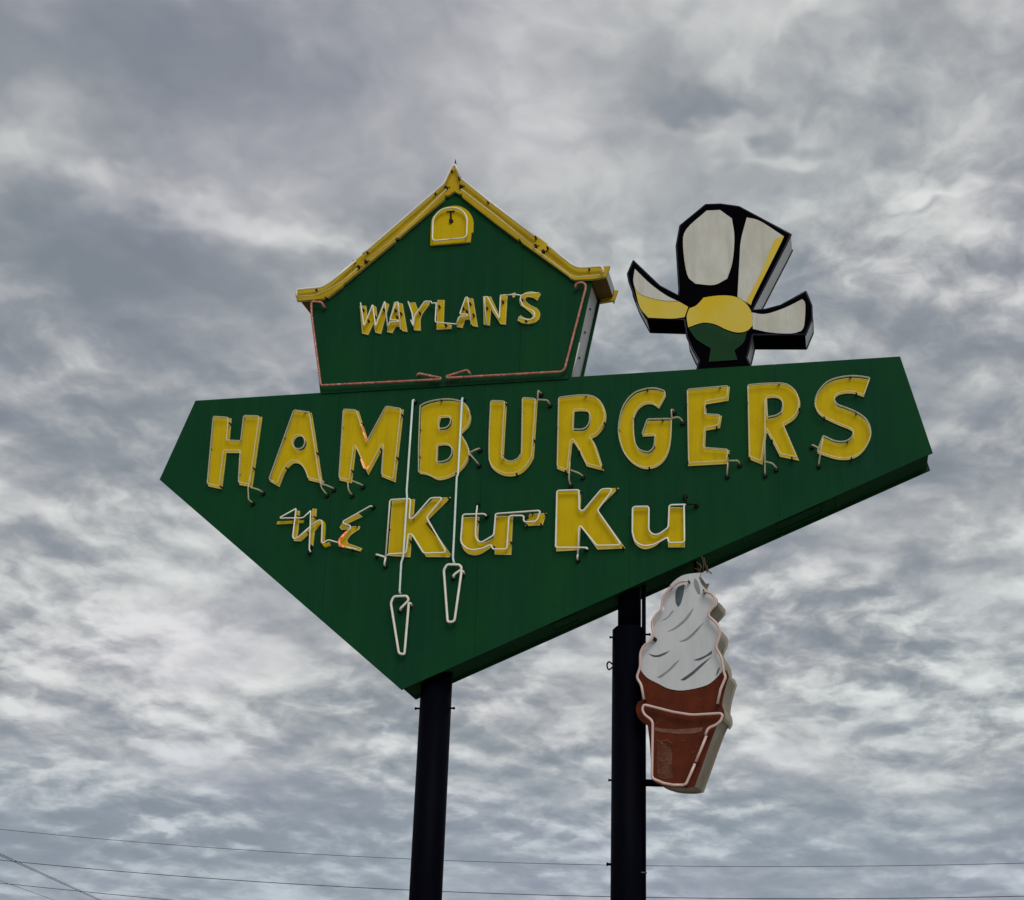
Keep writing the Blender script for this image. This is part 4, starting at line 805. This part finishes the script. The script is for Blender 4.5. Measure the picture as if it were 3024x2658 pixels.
# ------------------------------------------------------------------ soft-serve cone sign
co = TRACE['cone_origin']
cone = thing('cone_sign', 'soft serve ice cream cone sign with white swirl and brown wafer on the dark pole', 'sign', co, -TRACE['cone_angle'])
CF = TRACE['cone_face']
CD = 0.40
plate('cone_face', CF, 0.0, 0.02, ['brown', 'beige'], cone)
plate('rear_face', CF, CD - 0.02, CD, ['beige', 'beige'], cone)
plate('cabinet_return', inset(smooth_loop(CF, sub=2), 0.014), 0.018, CD - 0.018, ['beige', 'beige'], cone, round_=False)
swl = plate('swirl', TRACE['swirl'], -0.006, 0.002, ['white', 'stroke'], cone)
for i, s_ in enumerate(TRACE['strokes']):
    plate('brush_stroke', s_, -0.009, -0.004, 'stroke' if i in (3, 5, 6, 7, 8) else 'stroke_light', swl)
plate('worn_band', TRACE['cone_stripe'], -0.003, 0.002, ['stripe', 'brown'], cone)
plate('bare_patch', TRACE['bare_patch'], -0.002, 0.002, ['patch', 'brown'], cone)
for s_ in TRACE['scratches']:
    plate('scratch', s_, -0.004, 0.0, 'stripe', cone, round_=False)
for t in TRACE['cone_tubes']:
    tube('neon_tube', y3(t, -0.07), 0.0125, 'tube_rose', cone, 8, 0.04)
    for p_ in (t[0], t[-1]):
        tube('tube_support', [(p_[0], 0.004, p_[1]), (p_[0], -0.066, p_[1])], 0.010, 'clip', cone, 6)
bl = TRACE['cone_bolts']
for i, p_ in enumerate(bl):
    disc_can('electrode_housing', p_[0], p_[1], -0.05, 0.0, 0.02 if i == 0 else 0.012, 'housing', cone)

# ------------------------------------------------------------------ poles
def cyl(name, x, y, z0, z1, r, mat, parent, sides=32, r1=None):
    r1 = r1 if r1 is not None else r
    v = [(x + r * math.cos(2 * math.pi * k / sides), y + r * math.sin(2 * math.pi * k / sides), z0) for k in range(sides)]
    v += [(x + r1 * math.cos(2 * math.pi * k / sides), y + r1 * math.sin(2 * math.pi * k / sides), z1) for k in range(sides)]
    f = [(k, (k + 1) % sides, sides + (k + 1) % sides, sides + k) for k in range(sides)]
    f += [tuple(range(sides))[::-1], tuple(range(sides, 2 * sides))]
    o = obj(name, v, f, mat, parent)
    o.data.polygons.foreach_set('use_smooth', [i < sides for i in range(len(o.data.polygons))])
    return o
YP = 0.25
def bolt(x, y, z, dx, parent, r=0.014, l=0.05):
    b_ = tube('bolt', [(x, y, z), (x + dx * l, y, z)], r * 0.7, 'pole', parent, 6)
    tube('bolt_head', [(x + dx * l * 0.72, y, z), (x + dx * l, y, z)], r, 'pole', b_, 6)
lp_ = thing('sign_pole', 'plain round black steel pole carrying the low point of the green sign', 'pole', (-0.7255, YP, 0), 0, 'sign poles')
cyl('base_plate', 0, 0, 0.004, 0.034, 0.34, 'pole', lp_)
cyl('shaft', 0, 0, 0.02, 4.75, 0.152, 'pole', lp_)
for s_ in (-1, 1):
    bolt(s_ * 0.148, -0.02, 4.03, s_, lp_)
for k in range(6):
    a = k * math.pi / 3
    tube('anchor_bolt', [(0.27 * math.cos(a), 0.27 * math.sin(a), 0.02), (0.27 * math.cos(a), 0.27 * math.sin(a), 0.09)], 0.016, 'steel', lp_, 6)
rp = thing('sign_pole', 'black steel pole with stepped sleeve and side conduit holding the ice cream cone sign', 'pole', (1.1385, YP, 0), 0, 'sign poles')
cyl('base_plate', 0, 0, 0.004, 0.034, 0.34, 'pole', rp)
cyl('sleeve', 0, 0, 0.02, 4.755, 0.155, 'pole', rp)
cyl('sleeve_shoulder', 0, 0, 4.755, 4.785, 0.155, 'pole', rp, 32, 0.125)
cyl('shaft', 0.006, 0, 4.78, 5.75, 0.110, 'pole', rp)
tube('conduit', [(0.150, -0.05, 0.3), (0.150, -0.05, 4.70), (0.150, -0.05, 5.55)], 0.020, 'pole', rp, 10)
for z_ in (1.2, 2.55, 3.9):
    tube('conduit_strap', [(0.120, -0.08, z_), (0.150, -0.078, z_), (0.176, -0.05, z_), (0.15, -0.02, z_)], 0.008, 'steel', rp, 6)
bolt(0.165, -0.06, 4.70, 1, rp); bolt(-0.150, -0.02, 4.69, -1, rp, 0.014, 0.03)
bolt(-0.150, -0.02, 3.36, -1, rp, 0.014, 0.03); bolt(-0.150, -0.02, 2.62, -1, rp, 0.018, 0.04)
tube('hook', [(-0.150, -0.03, 4.43), (-0.185, -0.03, 4.46), (-0.205, -0.03, 4.42), (-0.185, -0.03, 4.37), (-0.150, -0.03, 4.40)], 0.008, 'pole', rp, 6, 0.02)
for k in range(6):
    a = k * math.pi / 3
    tube('anchor_bolt', [(0.27 * math.cos(a), 0.27 * math.sin(a), 0.02), (0.27 * math.cos(a), 0.27 * math.sin(a), 0.09)], 0.016, 'steel', rp, 6)
# brackets between the pole and the cone (parts of the cone sign)
inv_m = Matrix.Translation(Vector(co)) @ Matrix.Rotation(-TRACE['cone_angle'], 4, 'Z')
inv_m.invert()
def to_cone(p):
    q_ = inv_m @ Vector(p)
    return (q_.x, q_.y, q_.z)
tube('bracket_arm', [to_cone((1.24, 0.2, 3.335)), to_cone((1.62, 0.2, 3.325))], 0.032, 'pole', cone, 8)
tube('bracket_arm', [to_cone((1.24, 0.2, 4.55)), to_cone((1.62, 0.2, 4.53))], 0.028, 'pole', cone, 8)
tipx = CF[[p[1] for p in CF].index(max(p[1] for p in CF))]
tube('hanger_rod', [(tipx[0] - 0.10, 0.20, tipx[1] - 0.2), (tipx[0] - 0.09, 0.20, tipx[1] + 0.30)], 0.016, 'pole', cone, 7)
for i, (dx, dz, ln) in enumerate(((-0.05, 0.02, 0.10), (0.02, 0.02, 0.14), (0.05, 0.0, 0.08), (-0.01, 0.03, 0.16), (-0.07, 0.0, 0.06))):
    tube('loose_wire', [(tipx[0] + dx, 0.05, tipx[1] + dz + ln), (tipx[0] + dx * 0.4 + 0.03, 0.03, tipx[1] + dz + ln * 0.45), (tipx[0] + dx * 1.4 + 0.02, 0.05, tipx[1] + dz * 0.5 - 0.0)], 0.006, 'straw', cone, 5, 0.05)

# ------------------------------------------------------------------ overhead wires and their poles (poles stand outside the view)
def sag_wire(name, pts, r, label, group):
    o = tube(name, pts, r, 'cable', None, 6, 0.01)
    return tag(o, label, 'wire', group)
def utility_pole(x, y, h, label, arm_z, rz=0.0):
    t = thing('utility_pole', label, 'pole', (x, y, 0), rz, 'utility poles')
    cyl('shaft', 0, 0, 0, h, 0.16, 'wood', t, 14, 0.11)
    box('crossarm', -1.1, 1.1, -0.17, -0.06, h - 0.55, h - 0.43, 'wood', t, 0.01)
    for xx in (-0.95, 0.0, 0.95):
        cyl('insulator', xx, -0.115, h - 0.43, h - 0.30, 0.04, 'sheet', t, 10, 0.025)
    return t
def parabola(p0, p1, zmin_x, pts_ref):
    return pts_ref
def fit_wire(ref, xa, xb):
    """Quadratic sag through the reference heights, extended to both supports."""
    n = len(ref)
    X = [p[0] for p in ref]; Z = [p[2] for p in ref]
    if n == 2:
        a = 0.00026 * 2
        # slope from the two points
        b = (Z[1] - Z[0]) / (X[1] - X[0]) - a * (X[1] + X[0]); c = Z[0] - a * X[0] ** 2 - b * X[0]
    else:
        S = [sum(x ** k for x in X) for k in range(5)]
        T = [sum(z * x ** k for x, z in zip(X, Z)) for k in range(3)]
        m = Matrix(((S[0], S[1], S[2]), (S[1], S[2], S[3]), (S[2], S[3], S[4])))
        c, b, a = m.inverted() @ Vector(T)
    y = ref[0][1]
    return [(xa + (xb - xa) * k / 40, y, a * (xa + (xb - xa) * k / 40) ** 2 + b * (xa + (xb - xa) * k / 40) + c) for k in range(41)]
XA, XB = -52.0, 24.0
for i, ref in enumerate(TRACE['wires']):
    pts = fit_wire([tuple(p) for p in ref], XA, XB)
    sag_wire('overhead_wire', pts, (0.012, 0.017, 0.015)[i],
             ('thin grey overhead wire, highest of the three crossing behind the poles', 'dark overhead wire, middle of the three crossing behind the poles', 'thin overhead wire, lowest of the three crossing behind the poles')[i], 'wires across the road')
w_end = [fit_wire([tuple(p) for p in ref], XA, XB) for ref in TRACE['wires']]
for k, xx in ((0, XA), (-1, XB)):
    hi = max(w[k][2] for w in w_end)
    utility_pole(xx, 52.2, hi + 0.4, 'weathered wooden utility pole at the %s end of the roadside wires' % ('far' if k == 0 else 'near'), hi)
for i, ref in enumerate(TRACE['drops']):
    a, b = Vector(ref[0]), Vector(ref[2])
    sag = 0.0
    pts = [tuple(a + (b - a) * (k / 24)) for k in range(25)]
    sag_wire('power_line', pts, (0.016, 0.016, 0.011)[i],
             ('thick black power cable, upper of the close pair receding over the road', 'thick black power cable, lower of the close pair receding over the road', 'thin black cable running below the close pair of power cables')[i], 'cables receding along the street')
for k in (0, 2):
    p = [Vector(r_[k]) for r_ in TRACE['drops']]
    c_ = sum(p, Vector()) / 3
    utility_pole(p[0].x, p[0].y, 7.6, 'weathered wooden utility pole carrying the receding cables, %s one' % ('nearer' if k == 0 else 'farther'), 7.2)
